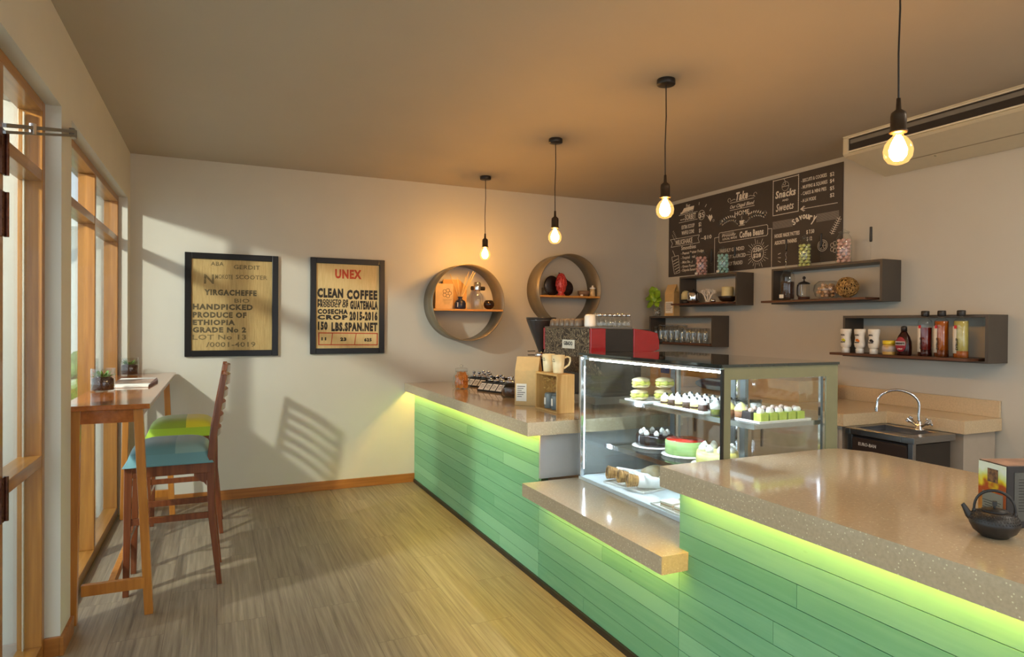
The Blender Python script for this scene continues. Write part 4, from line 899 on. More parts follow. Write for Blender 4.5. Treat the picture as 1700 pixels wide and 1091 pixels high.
def bar_chair(label, loc, cushion):
    r = thing('bar_chair', label, 'chair', loc, group='ladder-back bar chairs at the window table')
    # origin: floor under the rear legs' middle; seat extends to -x
    hw = .195
    # cushion
    nx, ny = 14, 12; vs_ = []; fs = []
    x0, x1, y0, y1 = -.47, -.02, -hw-.02, hw+.02
    for k_ in (0, 1):
        for i in range(nx+1):
            for j in range(ny+1):
                u, v_ = 2*i/nx-1, 2*j/ny-1
                e = (1-abs(u)**4)*(1-abs(v_)**4)
                su_, sv = math.copysign(abs(u)**.9, u), math.copysign(abs(v_)**.9, v_)
                x = (x0+x1)/2+(x1-x0)/2*su_*(1 if k_ == 0 else .97+.03*e); y = (y0+y1)/2+(y1-y0)/2*sv*(1 if k_ == 0 else .97+.03*e)
                z_ = .705 if k_ == 0 else .715+.108*e**.5-.02*(u < -.4)*(-u-.4)
                vs_.append((x, y, z_))
    N = (nx+1)*(ny+1); idx = lambda k_, i, j: k_*N+i*(ny+1)+j
    for i in range(nx):
        for j in range(ny):
            fs.append((idx(1, i, j), idx(1, i+1, j), idx(1, i+1, j+1), idx(1, i, j+1))); fs.append((idx(0, i, j), idx(0, i, j+1), idx(0, i+1, j+1), idx(0, i+1, j)))
    for i in range(nx): fs.append((idx(0, i, 0), idx(0, i+1, 0), idx(1, i+1, 0), idx(1, i, 0))); fs.append((idx(0, i, ny), idx(1, i, ny), idx(1, i+1, ny), idx(0, i+1, ny)))
    for j in range(ny): fs.append((idx(0, 0, j), idx(1, 0, j), idx(1, 0, j+1), idx(0, 0, j+1))); fs.append((idx(0, nx, j), idx(0, nx, j+1), idx(1, nx, j+1), idx(1, nx, j)))
    MB().add(vs_, fs, 0, True).build('seat_cushion', cushion, r)
    MB().box(-.455, -hw, .645, -.03, -hw+.025, .705).box(-.455, hw-.025, .645, -.03, hw, .705).box(-.455, -hw+.0252, .645, -.43, hw-.0252, .705).box(-.05, -hw+.0252, .645, -.031, hw-.0252, .705).build('seat_frame', M_chair, r, bevel=.003)
    for s_ in (-1, 1):
        y = s_*(hw-.015)
        MB().bar((-.44, y, .70), (-.452, y, 0), .04, .036, 0, .03, .028).build('front_leg', M_chair, r, bevel=.003)
        lg = MB()
        P_ = [(.012, 0), (-.03, .40), (-.036, .70), (-.02, .86), (.035, 1.20)]
        wd = [.028, .036, .042, .038, .028]
        n_ = len(P_); vv = []
        for (x, z_), ww in zip(P_, wd): vv += [(x-ww/2, y-.014, z_), (x+ww/2, y-.014, z_), (x+ww/2, y+.014, z_), (x-ww/2, y+.014, z_)]
        ff = [(3, 2, 1, 0), (n_*4-4, n_*4-3, n_*4-2, n_*4-1)]
        for i in range(n_-1):
            for q in range(4): ff.append((i*4+q, i*4+(q+1) % 4, i*4+4+(q+1) % 4, i*4+4+q))
        lg.add(vv, ff).build('rear_post', M_chair, r, bevel=.003)
        MB().box(-.435, y-.009, .385, -.03, y+.009, .42).build('side_stretcher', M_chair, r, bevel=.002)
        MB().prism([(-.055, y-.008, .645), (-.12, y-.008, .645), (-.12, y-.008, .63), (-.10, y-.008, .62), (-.09, y-.008, .60), (-.07, y-.008, .59), (-.055, y-.008, .57)], (0, .016, 0)).build('bracket', M_chair, r)
    MB().box(-.445, -hw+.02, .30, -.43, hw-.02, .335).build('front_stretcher', M_chair, r, bevel=.002)
    MB().box(-.035, -hw+.02, .47, -.022, hw-.02, .50).build('rear_stretcher', M_chair, r, bevel=.002)
    for i, z_ in enumerate((.86, .935, 1.01, 1.085, 1.165)):
        x = -.02+(z_-.86)*.162
        n_ = 8; vv = []; ff = []
        hh = .020 if i < 4 else .028
        for j in range(n_+1):
            v_ = 2*j/n_-1; yy = v_*(hw-.012); bow = .03*(1-v_*v_)
            for (dx, dz) in ((-.007, -hh), (.009, -hh), (.012, hh), (-.005, hh)): vv.append((x+bow+dx, yy, z_+dz))
        ff = [(0, 1, 2, 3), (n_*4+3, n_*4+2, n_*4+1, n_*4)]
        for j in range(n_):
            for q in range(4): ff.append((j*4+q, j*4+4+q, j*4+4+(q+1) % 4, j*4+(q+1) % 4))
        MB().add(vv, ff).build('back_slat', M_chair, r, bevel=.002)
    return r
bar_chair('dark wood bar chair with pale blue patchwork cushion, nearer to the camera', (0, 4.235, 0), patch('blue_patchwork', (88, 130, 134), (122, 154, 150), (92, 138, 146)))
bar_chair('dark wood bar chair with lime and yellow patchwork cushion, nearer the back wall', (0.015, 5.2, 0), patch('lime_patchwork', (138, 162, 44), (214, 206, 40), (160, 196, 44)))
def pot_plant(label, x, y, s):
    r = thing('glass_planter', label, 'planter', (x, y, 1.0885), group='small glass planters on the bar table')
    MB().lathe([(0, 0), (.045*s, 0), (.047*s, .004), (.047*s, .10*s), (.044*s, .10*s), (.044*s, .008), (0, .006)], seg=28).build('glass_cup', M_jar, r)
    MB().lathe([(0, .009), (.042*s, .009), (.042*s, .055*s), (.03*s, .062*s), (0, .064*s)], seg=24).build('soil', M_soil, r)
    q = MB(); rnd = random.Random(int(y*10))
    for i in range(26):
        a = rnd.random()*6.28; rr = .026*s*rnd.random()**.5; el = rnd.uniform(.3, 1.4)
        leaf(q, (rr*math.cos(a), rr*math.sin(a), .062*s), (math.cos(a)*math.cos(el), math.sin(a)*math.cos(el), math.sin(el)), .034*s, .007*s, droop=.1)
    q.build('succulent', M_leafd, r)
pot_plant('glass planter with dark soil and succulent, nearer end of the bar table', -.615, 4.45, 1.34)
pot_plant('glass planter with dark soil and succulent, farther end of the bar table', -.615, 5.70, 1.32)
mg = thing('magazine', 'open magazine lying across the bar table between the planters', 'magazine', (-.50, 5.08, 1.0885), 0); mg.scale = (.95, 1.5, 1)
MB().box(-.12, -.30, 0, .11, -.12, .012).build('page_block', M_label, mg, bevel=.002)
MB().box(-.12, -.118, 0, .11, .10, .014).build('page_block', M_label, mg, bevel=.002)
MB().box(-.118, -.20, .0142, .108, .02, .015).build('printed_photo', pm('photo_print', (96, 80, 70), .3, rgb2=(190, 150, 130), scale=14), mg)
MB().prism([(.11, -.3, 0), (.135, -.05, 0), (.11, .1, 0)], (0, 0, .014)).build('cover_flap', pm('dark_cover', (86, 30, 22), .4), mg)

# ================================================================ LEFT WORKTOP THINGS (z = .94)
ZW = .9403
oj = thing('orange_slice_jar', 'glass jar of dried orange slices on the left worktop', 'jar', (1.915, 5.25, ZW))
MB().lathe([(0, 0), (.06, 0), (.075, .012), (.077, .05), (.068, .11), (.05, .14), (.05, .15)], seg=28).build('glass_body', M_jar, oj)
MB().lathe([(0, .15), (.052, .15), (.054, .158), (.054, .172), (.045, .178), (.012, .18), (.014, .192), (.018, .20), (0, .21)], seg=24).build('glass_lid', M_jar, oj)
om = pm('dried_orange', (214, 120, 34), .5, rgb2=(238, 170, 84), scale=40)
def oslice():
    s = MB(); n_ = 20
    s.tube([(.026*math.cos(2*PI*i/n_), .026*math.sin(2*PI*i/n_), 0) for i in range(n_)], .0035, 6, closed=True)
    for i in range(6): a = i*PI/3; s.bar((0, 0, 0), (.025*math.cos(a), .025*math.sin(a), 0), .002, .002)
    s.lathe([(0, -.001), (.024, -.001), (.024, .001), (0, .001)], seg=16)
    return s
op = tag(oslice().build('orange_slice', om), 'dried orange slice inside the glass jar on the left worktop', 'orange slice', 'dried orange slices in the jar')
rnd = random.Random(8)
for i in range(24):
    o = op if i == 0 else op.copy()
    if i: C.objects.link(o)
    L = i//6; a = (i % 6)*PI/3+L*.5; rr = .044 if L < 3 else .034
    o.location = (1.915+rr*math.cos(a), 5.25+rr*math.sin(a), ZW+.032+L*.028); o.rotation_euler = (PI/2+rnd.uniform(-.4, .4), rnd.uniform(-.3, .3), a+PI/2+rnd.uniform(-.4, .4))
def tea_caddy(label, loc, rz, cols, n):
    r = thing('tea_caddy', label, 'caddy', loc, rz, group='black tea caddies on the left worktop')
    W_ = cols*.075
    MB().box(0, 0, 0, W_, .30, .012).box(0, .05, .012, W_, .065, .075).box(0, .285, .012, W_, .30, .075).box(0, .065, .012, .008, .285, .075).box(W_-.008, .065, .012, W_, .285, .075).build('tray', M_black, r)
    MB().prism([(0, 0, .012), (0, .05, .012), (0, .05, .07)], (W_, 0, 0)).build('sloped_front', M_black, r)
    ang = math.atan2(.058, .05)
    for c_ in range(cols):
        l_ = MB().box(c_*.075+.006, 0, 0, c_*.075+.069, .066, .0015).build('name_card', M_label, r, (0, .0035, .0145), (ang, 0, 0))
        q = MB().box(c_*.075+.018, .045, .0016, c_*.075+.055, .049, .0022).box(c_*.075+.014, .032, .0016, c_*.075+.06, .035, .0022).box(c_*.075+.022, .02, .0016, c_*.075+.05, .023, .0022).build('print', M_ink, l_)
    for c_ in range(n):
        x_, y_ = .04+(c_ % cols)*.075, .12+(c_//cols)*.11
        jl = MB().lathe([(0, .012), (.032, .012), (.034, .02), (.034, .075), (.03, .082)], seg=18); jl.build('glass_jar', M_jar, r, (x_, y_, 0))
        MB().lathe([(0, .014), (.029, .014), (.029, .055), (0, .058)], seg=16).build('tea_leaves', M_beans, r, (x_, y_, 0))
        MB().lathe([(0, .082), (.031, .082), (.032, .088), (.012, .096), (.008, .106), (.016, .116), (.018, .124), (.012, .128), (0, .129)], seg=18).build('steel_lid', M_chrome, r, (x_, y_, 0))
    return r
tea_caddy('black tea caddy with steel-lidded jars and name cards, behind the orange slice jar', (2.0, 5.50, ZW), -1.25, 4, 6)
tea_caddy('black tea caddy with four white name cards in front of the round jar', (1.975, 5.03, ZW), -1.25, 4, 5)
gj = thing('tea_jar', 'round glass jar of dark tea with a steel knob lid beside the kraft bag', 'jar', (2.05, 4.50, ZW))
MB().lathe([(0, 0), (.05, 0), (.072, .02), (.08, .05), (.074, .085), (.055, .108), (.05, .115)], seg=28).build('glass_body', M_jar, gj)
MB().lathe([(0, .006), (.05, .006), (.07, .022), (.076, .05), (.072, .066), (0, .07)], seg=24).build('tea_leaves', M_beans, gj)
MB().lathe([(0, .115), (.052, .115), (.053, .123), (.015, .13), (.009, .14), (.018, .152), (.016, .16), (0, .162)], seg=20).build('steel_lid', M_chrome, gj)
coffee_bag('tall kraft coffee bag with white label standing on the left worktop', (1.96, 4.02, ZW), -.75, .17, .09, .335, labelbox=(-.075, .03, .0, .15))
# pine display box with mugs
M_inner = pm('box_inner', (150, 110, 60), .6)
pbx = thing('pine_display_box', 'open pine wood box on the worktop carrying two cream mugs', 'wooden box', (1.93, 3.55, ZW))
t = .012
MB().box(0, 0, 0, .125, t, .245).box(0, .29, 0, .125, .29+t, .245).box(0, t, 0, .125, .29, t).box(0, t, .245-t, .125, .29, .245).build('box_frame', M_pine, pbx, bevel=.001)
MB().box(.115, t, t, .125, .29, .245-t).build('back_panel', M_inner, pbx)
MB().box(.0, 0.0, .0, .0, 0, 0)
for i, (y_, s_) in enumerate(((3.745, 1.0), (3.655, .92))):
    cn_ = thing('canister', ['grey ceramic canister in the pine box, left one with dried grass', 'grey ceramic canister in the pine box, right one with knob lid'][i], 'canister', (1.985, y_, ZW+.0125), group='grey canisters in the pine box')
    MB().lathe([(0, 0), (.036*s_, 0), (.038*s_, .004), (.038*s_, .09*s_), (.03*s_, .1*s_), (0, .1*s_)], seg=22).build('body', pm('grey_glaze', (112, 122, 124), .35), cn_)
    if i: MB().lathe([(.031, .092), (.028, .102), (.008, .106), (.01, .116), (0, .12)], seg=16).build('lid', pm('grey_glaze_lid', (100, 110, 112), .35), cn_)
    MB().box(-.04*s_, -.012, .025, -.037*s_, .010, .07).build('label_mark', M_label, cn_)
hy = MB(); rnd = random.Random(21)
for i in range(150):
    p = Vector((rnd.uniform(.01, .10), rnd.uniform(.03, .27), rnd.uniform(.13, .215))); d_ = Vector((rnd.gauss(0, 1), rnd.gauss(0, 1), rnd.gauss(0, 1))).normalized()*.035
    q = p+Vector((max(-.0, d_.x*.3), d_.y, d_.z*.5)); q.z = min(q.z, .228); q.x = min(max(q.x, .004), .11); q.y = min(max(q.y, .015), .285)
    m_ = (p+q)/2+Vector((0, 0, .006)); hy.tube([p, m_, q], .0011, 4)
tag(hy.build('dried_grass', pm('dried_grass', (176, 138, 66), .8, rgb2=(206, 170, 98), scale=30), None, (1.93, 3.55, ZW)), 'tangle of dried grass filling the upper half of the pine box', 'dried grass', kind='stuff')
M_mug = pm('cream_mug_glaze', (236, 222, 178), .25, coat=.3)
def mug(label, x, y, rz):
    r = thing('mug', label, 'mug', (x, y, ZW+.2455), rz, group='cream mugs on the pine box')
    MB().lathe([(0, 0), (.031, 0), (.034, .004), (.043, .118), (.040, .118), (.031, .01), (0, .008)], seg=8 if False else 28).build('mug_body', M_mug, r)
    MB().tube([(.040, 0, .10), (.058, 0, .106), (.074, 0, .10), (.076, 0, .08), (.068, 0, .055), (.035, 0, .03)], .0065, 8).build('handle', M_mug, r)
    q = MB().text('CAFE', -.013, 0, .026, .006, bold=.02); q.ball((0, .016, .0), .006, 8, 4, sc=(1, 1, .1))
    q.build('printed_mark', pm('grey_print', (110, 112, 100), .6), r, (-.034, -.0245, .075), (PI/2-.08, 0, -.94))
mug('cream mug on the pine box, left one nearer the espresso machine', 2.0, 3.80, -.4)
mug('cream mug with its handle to the right, right one on the pine box', 1.995, 3.655, -.4)

# ================================================================ ESPRESSO MACHINE + GRINDER
em = thing('espresso_machine', 'espresso machine with engraved back panel and red end panels', 'espresso machine', (2.20, 3.60, ZW))
L = .64
M_mred = pm('machine_red', (150, 14, 22), .25, coat=.5)
M_mblk = pm('machine_black', (40, 36, 34), .3)
def engraved():
    m, n, b = new_mat('engraved_panel'); tc = n.nodes.new('ShaderNodeTexCoord')
    nz = n.nodes.new('ShaderNodeTexNoise'); nz.inputs['Scale'].default_value = 13; nz.inputs['Detail'].default_value = 1.5; nz.inputs['Distortion'].default_value = 1.6
    n.links.new(tc.outputs['Object'], nz.inputs[0])
    w1 = n.nodes.new('ShaderNodeMath'); w1.operation = 'MULTIPLY'; w1.inputs[1].default_value = 46; n.links.new(nz.outputs[0], w1.inputs[0])
    w2 = n.nodes.new('ShaderNodeMath'); w2.operation = 'SINE'; n.links.new(w1.outputs[0], w2.inputs[0])
    cr = n.nodes.new('ShaderNodeValToRGB'); e = cr.color_ramp.elements; e[0].position = .35; e[0].color = (*lin((58, 48, 40)), 1); e[1].position = .6; e[1].color = (*lin((158, 142, 116)), 1)
    n.links.new(w2.outputs[0], cr.inputs[0]); n.links.new(cr.outputs[0], b.inputs['Base Color']); b.inputs['Roughness'].default_value = .4; b.inputs['Metallic'].default_value = .3
    return m
MB().prism([(0, .01, .34), (0, .01, .535), (0, L, .535), (0, L, .34)], (.02, 0, 0)).build('engraved_back_panel', engraved(), em, bevel=.004)
MB().prism([(.0, .012, .34), (.0, L, .34), (.10, L, .22), (.10, .012, .22)], (.02, 0, 0)).build('lower_back_panel', engraved(), em)
MB().box(.02, .02, .36, .50, L-.01, .53).box(.10, .03, .08, .42, L-.02, .36).build('body', M_mblk, em)
MB().box(.06, .03, .03, .50, L-.02, .08).build('drip_tray', M_steel, em, bevel=.004)
for (x_, y_) in ((.08, .06), (.46, .06), (.08, L-.06), (.46, L-.06)): MB().cyl((x_, y_, 0), (x_, y_, .03), .02).build('foot', M_dark, em)
for yy in (-.012, L):
    MB().prism([(-.004, yy, .375), (-.004, yy, .535), (.11, yy, .535), (.11, yy, .375)], (0, .022, 0)).build('red_end_panel', M_mred, em, bevel=.004)
    sp_ = MB().prism([(.33, yy, .375), (.33, yy, .535), (.46, yy, .52), (.525, yy, .505), (.54, yy, .45), (.54, yy, .395), (.50, yy, .38)], (0, .022, 0))
    sp_.build('red_end_panel', M_mred, em, bevel=.004)
    MB().box(.112, yy+.004, .38, .328, yy+.018, .53).build('black_end_panel', M_mblk, em, bevel=.002)
MB().cyl((.54, -.0, .45), (.565, -.0, .45), .016).build('steam_knob', M_dark, em)
MB().box(-.004, .005, .535, .33, L, .545).build('cup_tray', M_steel, em, bevel=.002)
q = MB().box(-.0045, .20, .395, -.0005, .37, .455).build('name_plate', pm('plate_white', (226, 220, 204), .4), em, bevel=.002)
MB().text('GIBADO', 0, 0, .12, .026, bold=.02).build('lettering', M_ink, q, (-.0048, .345, .418), Rboard)
for i in range(2):
    g_ = MB().lathe([(0, .27), (.035, .27), (.035, .33), (0, .33)], (.46, .18+i*.27, 0), 18).build('group_head', M_chrome, em)
    MB().bar((.49, .18+i*.27, .285), (.60, .18+i*.27, .27), .022, .022).build('portafilter_handle', M_dark, g_)
zt = ZW+.5455
ec = thing('espresso_cup', 'taupe espresso cup stacked upside down on the machine, far end of the row', 'cup', (2.25, 4.19, zt), group='taupe cups on the espresso machine')
MB().lathe([(.034, 0), (.034, .01), (.028, .045), (.016, .055), (0, .055)], seg=18).build('cup_body', pm('taupe_glaze', (112, 98, 84), .4), ec)
MB().tube([(.03, 0, .012), (.045, 0, .018), (.042, 0, .036), (.027, 0, .04)], .004, 6).build('handle', pm('taupe_handle', (106, 92, 80), .4), ec)
ec['label'] = 'taupe espresso cup upside down on the espresso machine'
for i in range(1, 6): dup(ec, (2.25, 4.19-i*.072, zt))
for i in range(4): dup(ec, (2.33, 4.16-i*.072, zt))
wm = thing('white_cup', 'white tall cup upside down on the espresso machine, next to the bottles', 'cup', (2.27, 3.72, zt))
MB().lathe([(.038, 0), (.039, .01), (.038, .07), (.03, .082), (0, .084)], seg=22).build('cup_body', M_white, wm)
MB().tube([(.0, .036, .02), (.0, .055, .025), (.0, .055, .055), (.0, .036, .06)], .005, 6).build('handle', M_white, wm)
sg = thing('small_bottle', 'small clear glass bottle with bright stopper standing on the espresso machine', 'bottle', (2.3, 3.65, zt), group='small glass bottles on the espresso machine')
MB().lathe([(0, 0), (.024, 0), (.026, .004), (.022, .04), (.014, .06), (.013, .07)], seg=16).build('glass_body', M_jar, sg)
MB().lathe([(0, .07), (.015, .07), (.017, .074), (.017, .088), (0, .09)], seg=14).build('stopper', M_chrome, sg)
for i in range(1, 7): dup(sg, (2.3+i*.038 if i < 1 else 2.30+i*.038, 3.65+.0*i, zt))
for i in range(7): dup(sg, (2.32+i*.038, 3.72, zt))
gr = thing('coffee_grinder', 'coffee grinder with tall dark conical hopper beside the espresso machine', 'grinder', (2.26, 4.42, ZW))
MB().box(-.08, -.09, 0, .11, .09, .03).box(-.05, -.06, .03, .08, .07, .30).build('body', M_mblk, gr, bevel=.01)
MB().lathe([(0, .30), (.045, .30), (.045, .345), (.03, .35), (0, .35)], seg=20).build('collar', M_chrome, gr)
MB().lathe([(.022, .35), (.024, .36), (.112, .585), (.114, .60), (.108, .60), (.02, .362)], seg=32).build('hopper', pm('smoked_hopper', (52, 46, 44), .2), gr)
MB().lathe([(.114, .60), (.117, .602), (.117, .612), (.0, .614)], seg=32).build('hopper_lid', pm('hopper_lid', (44, 40, 38), .3), gr)
MB().bar((-.05, 0, .325), (-.12, -.01, .325), .006, .006).bar((-.05, 0, .355), (-.12, -.01, .355), .006, .006).build('lever', M_chrome, gr)
MB().box(-.075, -.02, .16, -.05, .02, .20).build('spout', M_chrome, gr)

# ================================================================ DISPLAY CASE
case = thing('display_case', 'square glass refrigerated cake display case with chrome posts', 'display case', (1.92, 2.09, .601))
W_, L_, H_ = .69, 1.17, .735
M_olive = pm('olive_border', (128, 130, 100), .35, var=.03, coat=.3)
MB().box(.0, 0.0, 0, W_, L_, .018).build('floor_tray', pm('pale_liner', (214, 224, 226), .3, var=.02), case)
MB().box(-.003, L_-.022, .018, .02, L_, H_-.02).build('corner_post', M_chrome, case, bevel=.002)
MB().box(-.003, -.003, .018, .008, .008, H_-.02).build('corner_post', pm('black_edge', (36, 34, 30), .3), case)
MB().box(.0, .0085, .018, .006, L_-.0225, H_-.02).build('front_glass', M_panel, case)
b = .047
f = MB().box(.009, 0, .018, b, .006, H_-.012).box(W_-.075, 0, .018, W_, .006, H_-.012).box(b, 0, H_-.065, W_-.075, .006, H_-.012).box(b, 0, .018, W_-.075, .006, .05)
f.build('side_border', M_olive, case)
MB().box(b+.0005, .001, .0505, W_-.0755, .005, H_-.0655).build('side_glass', M_panel, case)
f = MB().box(.0205, L_-.006, .018, .036, L_, H_-.012).box(W_-.03, L_-.006, .018, W_, L_, H_-.012).box(.036, L_-.006, H_-.04, W_-.03, L_, H_-.012)
f.build('side_border', M_alu, case)
MB().box(.0365, L_-.005, .02, W_-.0305, L_-.001, H_-.0405).build('side_glass', M_panel, case)
f = MB().box(W_-.04, 0.007, .018, W_, .035, H_-.012).box(W_-.04, L_-.06, .018, W_, L_-.008, H_-.012).box(W_-.025, .55, .05, W_, .60, H_-.04).box(W_-.05, .60, .05, W_-.027, .66, H_-.04).box(W_-.04, .036, H_-.04, W_, L_-.061, H_-.012).box(W_-.04, .036, .018, W_, L_-.061, .05)
f.build('door_frame', M_alu, case, bevel=.0015)
MB().box(W_-.016, .036, .05, W_-.010, .55, H_-.04).build('sliding_door_glass', M_panel, case)
MB().box(W_-.040, .66, .05, W_-.034, L_-.061, H_-.04).build('sliding_door_glass', M_panel, case)
MB().box(-.006, -.006, H_-.012, W_+.004, L_+.004, H_-.0).build('top_glass', pm('dark_top_glass', (44, 52, 48), .04, coat=.6), case)
MB().box(-.0065, -.0065, H_-.0118, -.0005, L_+.0045, H_-.001)
hd = MB().box(.010, .02, H_-.030, .05, L_-.06, H_-.0125).build('lamp_housing', M_chrome, case, bevel=.006)
CL = emis('cool_case_light', (226, 240, 255), CASE_STRENGTH)
MB().box(.018, .03, H_-.0385, .044, L_-.08, H_-.0305).build('light_tube', CL, case)
for (zz, x0, xi) in ((.455, .22, 0), (.205, .12, 1)):
    MB().box(x0, .04, zz, W_-.07, L_-.10, zz+.008).build('glass_shelf', M_panel, case)
    MB().box(x0-.006, .035, zz-.012, x0-.0005, L_-.095, zz+.012).box(x0, .034, zz-.01, W_-.07, .0395, zz+.01).build('shelf_edge', M_chrome, case)
MB().box(.022, L_-.017, .06, .027, L_-.012, H_-.08).build('light_tube', emis('case_fill_light', (226, 240, 255), 40), case)  # extra tube added at the far post to brighten the case floor
for yy in (.036, .56, L_-.10): MB().box(W_-.068, yy, .05, W_-.052, yy+.012, H_-.06).build('shelf_rail', M_chrome, case)
zs1 = .601+.4635; zs2 = .601+.2135; zs0 = .601+.0185
def plate(label, x, y, z_, r_, grp=None):
    return tag(MB().lathe([(0, 0), (r_*.6, 0), (r_, .009), (r_*.98, .0115), (r_*.9, .0145), (0, .0145)], seg=36).build('plate', M_white, None, (x, y, z_)), label, 'plate', grp)
def tray(label, x, y, z_, w_, l_, rz=0, mat=None):
    q = MB().box(-w_/2, -l_/2, 0, w_/2, l_/2, .004).box(-w_/2, -l_/2, .004, -w_/2+.006, l_/2, .012).box(w_/2-.006, -l_/2, .004, w_/2, l_/2, .012).box(-w_/2+.006, -l_/2, .004, w_/2-.006, -l_/2+.006, .012).box(-w_/2+.006, l_/2-.006, .004, w_/2-.006, l_/2, .012)
    return tag(q.build('tray', mat or M_white, None, (x, y, z_), (0, 0, rz), bevel=.002), label, 'tray')
def balls_top(c, R_, n, r_, z_, par, mat, name='cream_ball'):
    for i in range(n):
        a = 2*PI*i/n+.3
        MB().ball((0, 0, 0), r_, 12, 8).ball((0, 0, r_*.7), r_*.6, 10, 6).build(name, mat, par, (R_*math.cos(a), R_*math.sin(a), z_))
plate('white plate under the black cake', 2.235, 2.965, zs2, .125)
k1 = thing('chocolate_cake', 'round black glazed cake topped with white cream balls', 'cake', (2.235, 2.965, zs2+.0155))
MB().lathe([(0, 0), (.10, 0), (.103, .005), (.103, .055), (.098, .06), (0, .06)], seg=40).build('cake_body', pm('black_glaze', (34, 26, 26), .15, coat=.4), k1)
balls_top(None, .072, 8, .015, .068, k1, M_cream)
plate('white plate under the red and green cake', 2.235, 2.70, zs2, .125)
k2 = thing('red_top_cake', 'round pale green cake with a bright red glazed top', 'cake', (2.235, 2.70, zs2+.0155))
MB().lathe([(0, 0), (.10, 0), (.104, .004), (.104, .066), (.1, .07), (0, .07)], seg=40).build('cake_body', pm('pistachio_side', (176, 206, 130), .5, rgb2=(150, 190, 110), scale=6, stretch=(1, 1, 8)), k2)
MB().lathe([(0, .0702), (.098, .0702), (.098, .073), (0, .074)], seg=40).build('red_glaze', pm('red_jelly', (206, 56, 36), .15, coat=.5), k2)
plate('white plate under the yellow cake', 2.215, 2.44, zs2, .125)
k3 = thing('yellow_cake', 'round yellow cake heaped with white cream balls', 'cake', (2.215, 2.44, zs2+.0155))
MB().lathe([(0, 0), (.096, 0), (.1, .004), (.1, .04), (.096, .06), (0, .062)], seg=36).build('cake_body', pm('lemon_cake', (236, 222, 90), .5, rgb2=(248, 240, 190), scale=6, stretch=(1, 1, 8)), k3)
balls_top(None, .07, 8, .02, .072, k3, M_cream)
# top shelf
tray('white rectangular tray of sandwiches at the far end of the top shelf', 2.275, 3.03, zs1, .26, .20)
bun = pm('wrapped_bread', (190, 168, 118), .3, rgb2=(222, 208, 168), scale=22, bump=.4, bscale=50)
fil = pm('green_filling', (150, 168, 60), .5, rgb2=(226, 216, 110), scale=30)
sa = thing('wrapped_sandwich', 'wrapped bread sandwich with green and yellow filling', 'sandwich', (2.19, 3.05, zs1+.0045), .3, group='wrapped sandwiches stacked in the case')
MB().ball((0, 0, .0155), .062, 16, 8, sc=(1, .66, .24)).build('lower_bread', bun, sa); MB().ball((0, 0, .032), .064, 14, 6, sc=(1, .68, .26)).ball((.03, -.02, .03), .02, 8, 6).ball((-.02, -.024, .034), .02, 8, 6).ball((-.05, -.005, .032), .018, 8, 6).build('filling', fil, sa); MB().ball((0, 0, .048), .062, 16, 8, sc=(1, .66, .28)).build('upper_bread', bun, sa)
sa['label'] = 'wrapped sandwich, bottom left of the stacked pile on the top shelf'
dup(sa, (2.32, 3.0, zs1+.0045), .2, 'wrapped sandwich, bottom right of the pile on the top shelf')
dup(sa, (2.20, 3.05, zs1+.072), .25, 'wrapped sandwich, top left of the pile on the top shelf')
dup(sa, (2.33, 3.0, zs1+.072), .1, 'wrapped sandwich, top right of the pile on the top shelf')
tray('long white tray of small layered cakes in the middle of the top shelf', 2.31, 2.69, zs1, .28, .40)
chm = pm('choc_sponge', (70, 40, 26), .6); vn = pm('vanilla_sponge', (226, 206, 130), .6)
def mini(x, y, kind, label, grp):
    o = thing('mini_cake', label, 'mini cake', (x, y, zs1+.006), group=grp)
    if kind == 0:
        MB().lathe([(0, 0), (.024, 0), (.024, .03), (0, .03)], seg=18).build('sponge', vn, o); MB().lathe([(.0243, .008), (.0246, .008), (.0246, .018), (.0243, .018)], seg=18).build('chocolate_layer', chm, o)
    else:
        MB().lathe([(0, 0), (.024, 0), (.024, .034), (0, .034)], seg=18).build('sponge', chm, o)
    MB().lathe([(0, .03), (.024, .03), (.022, .042), (.012, .052), (.004, .062), (0, .064)], seg=16).build('cream_swirl', M_cream, o)
    MB().ball((.006, -.006, .056), .008, 8, 6).build('berry', M_mblk, o)
    return o
ma = mini(2.21, 2.84, 0, 'small round vanilla and chocolate layer cake with cream swirl', 'small layer cakes on the top shelf tray')
mb_ = mini(2.21, 2.78, 1, 'small round chocolate cake with cream swirl and berry', 'small chocolate cakes on the top shelf tray')
k = 0
for i in range(3):
    for j in range(6):
        if (i, j) in ((0, 0), (0, 1)): continue
        src = ma if (i+j) % 2 == 0 else mb_
        dup(src, (2.21+i*.085, 2.84-j*.06, zs1+.006))
dg = thing('dessert_glass', 'clear glass cup of layered trifle with cream', 'dessert glass', (2.20, 2.44, zs1), group='dessert glasses in the case')
MB().lathe([(0, 0), (.024, 0), (.03, .075), (.028, .075), (.022, .004)], seg=20).build('glass_cup', M_jar, dg)
MB().lathe([(0, .004), (.021, .004), (.024, .03), (0, .03)], seg=16).build('sponge_layer', fil, dg); MB().lathe([(0, .03), (.0245, .03), (.0265, .055), (0, .058)], seg=16).build('cream_layer', M_cream, dg)
dg['label'] = 'clear glass cup of layered trifle with cream on the top shelf'
for p in ((2.29, 2.45), (2.38, 2.46), (2.30, 2.37), (2.40, 2.38)): dup(dg, (*p, zs1))
mf = thing('muffin', 'brown muffin topped with pale yellow cream swirl', 'muffin', (2.20, 2.35, zs1), group='muffins behind the front glass')
MB().lathe([(0, 0), (.025, 0), (.031, .04), (0, .042)], seg=18).build('paper_case', pm('brown_case', (120, 74, 40), .6, rgb2=(150, 100, 60), scale=60), mf)
MB().lathe([(.03, .04), (.032, .05), (.022, .064), (.012, .074), (0, .082)], seg=18).build('topping', pm('lemon_cream', (240, 230, 150), .5), mf)
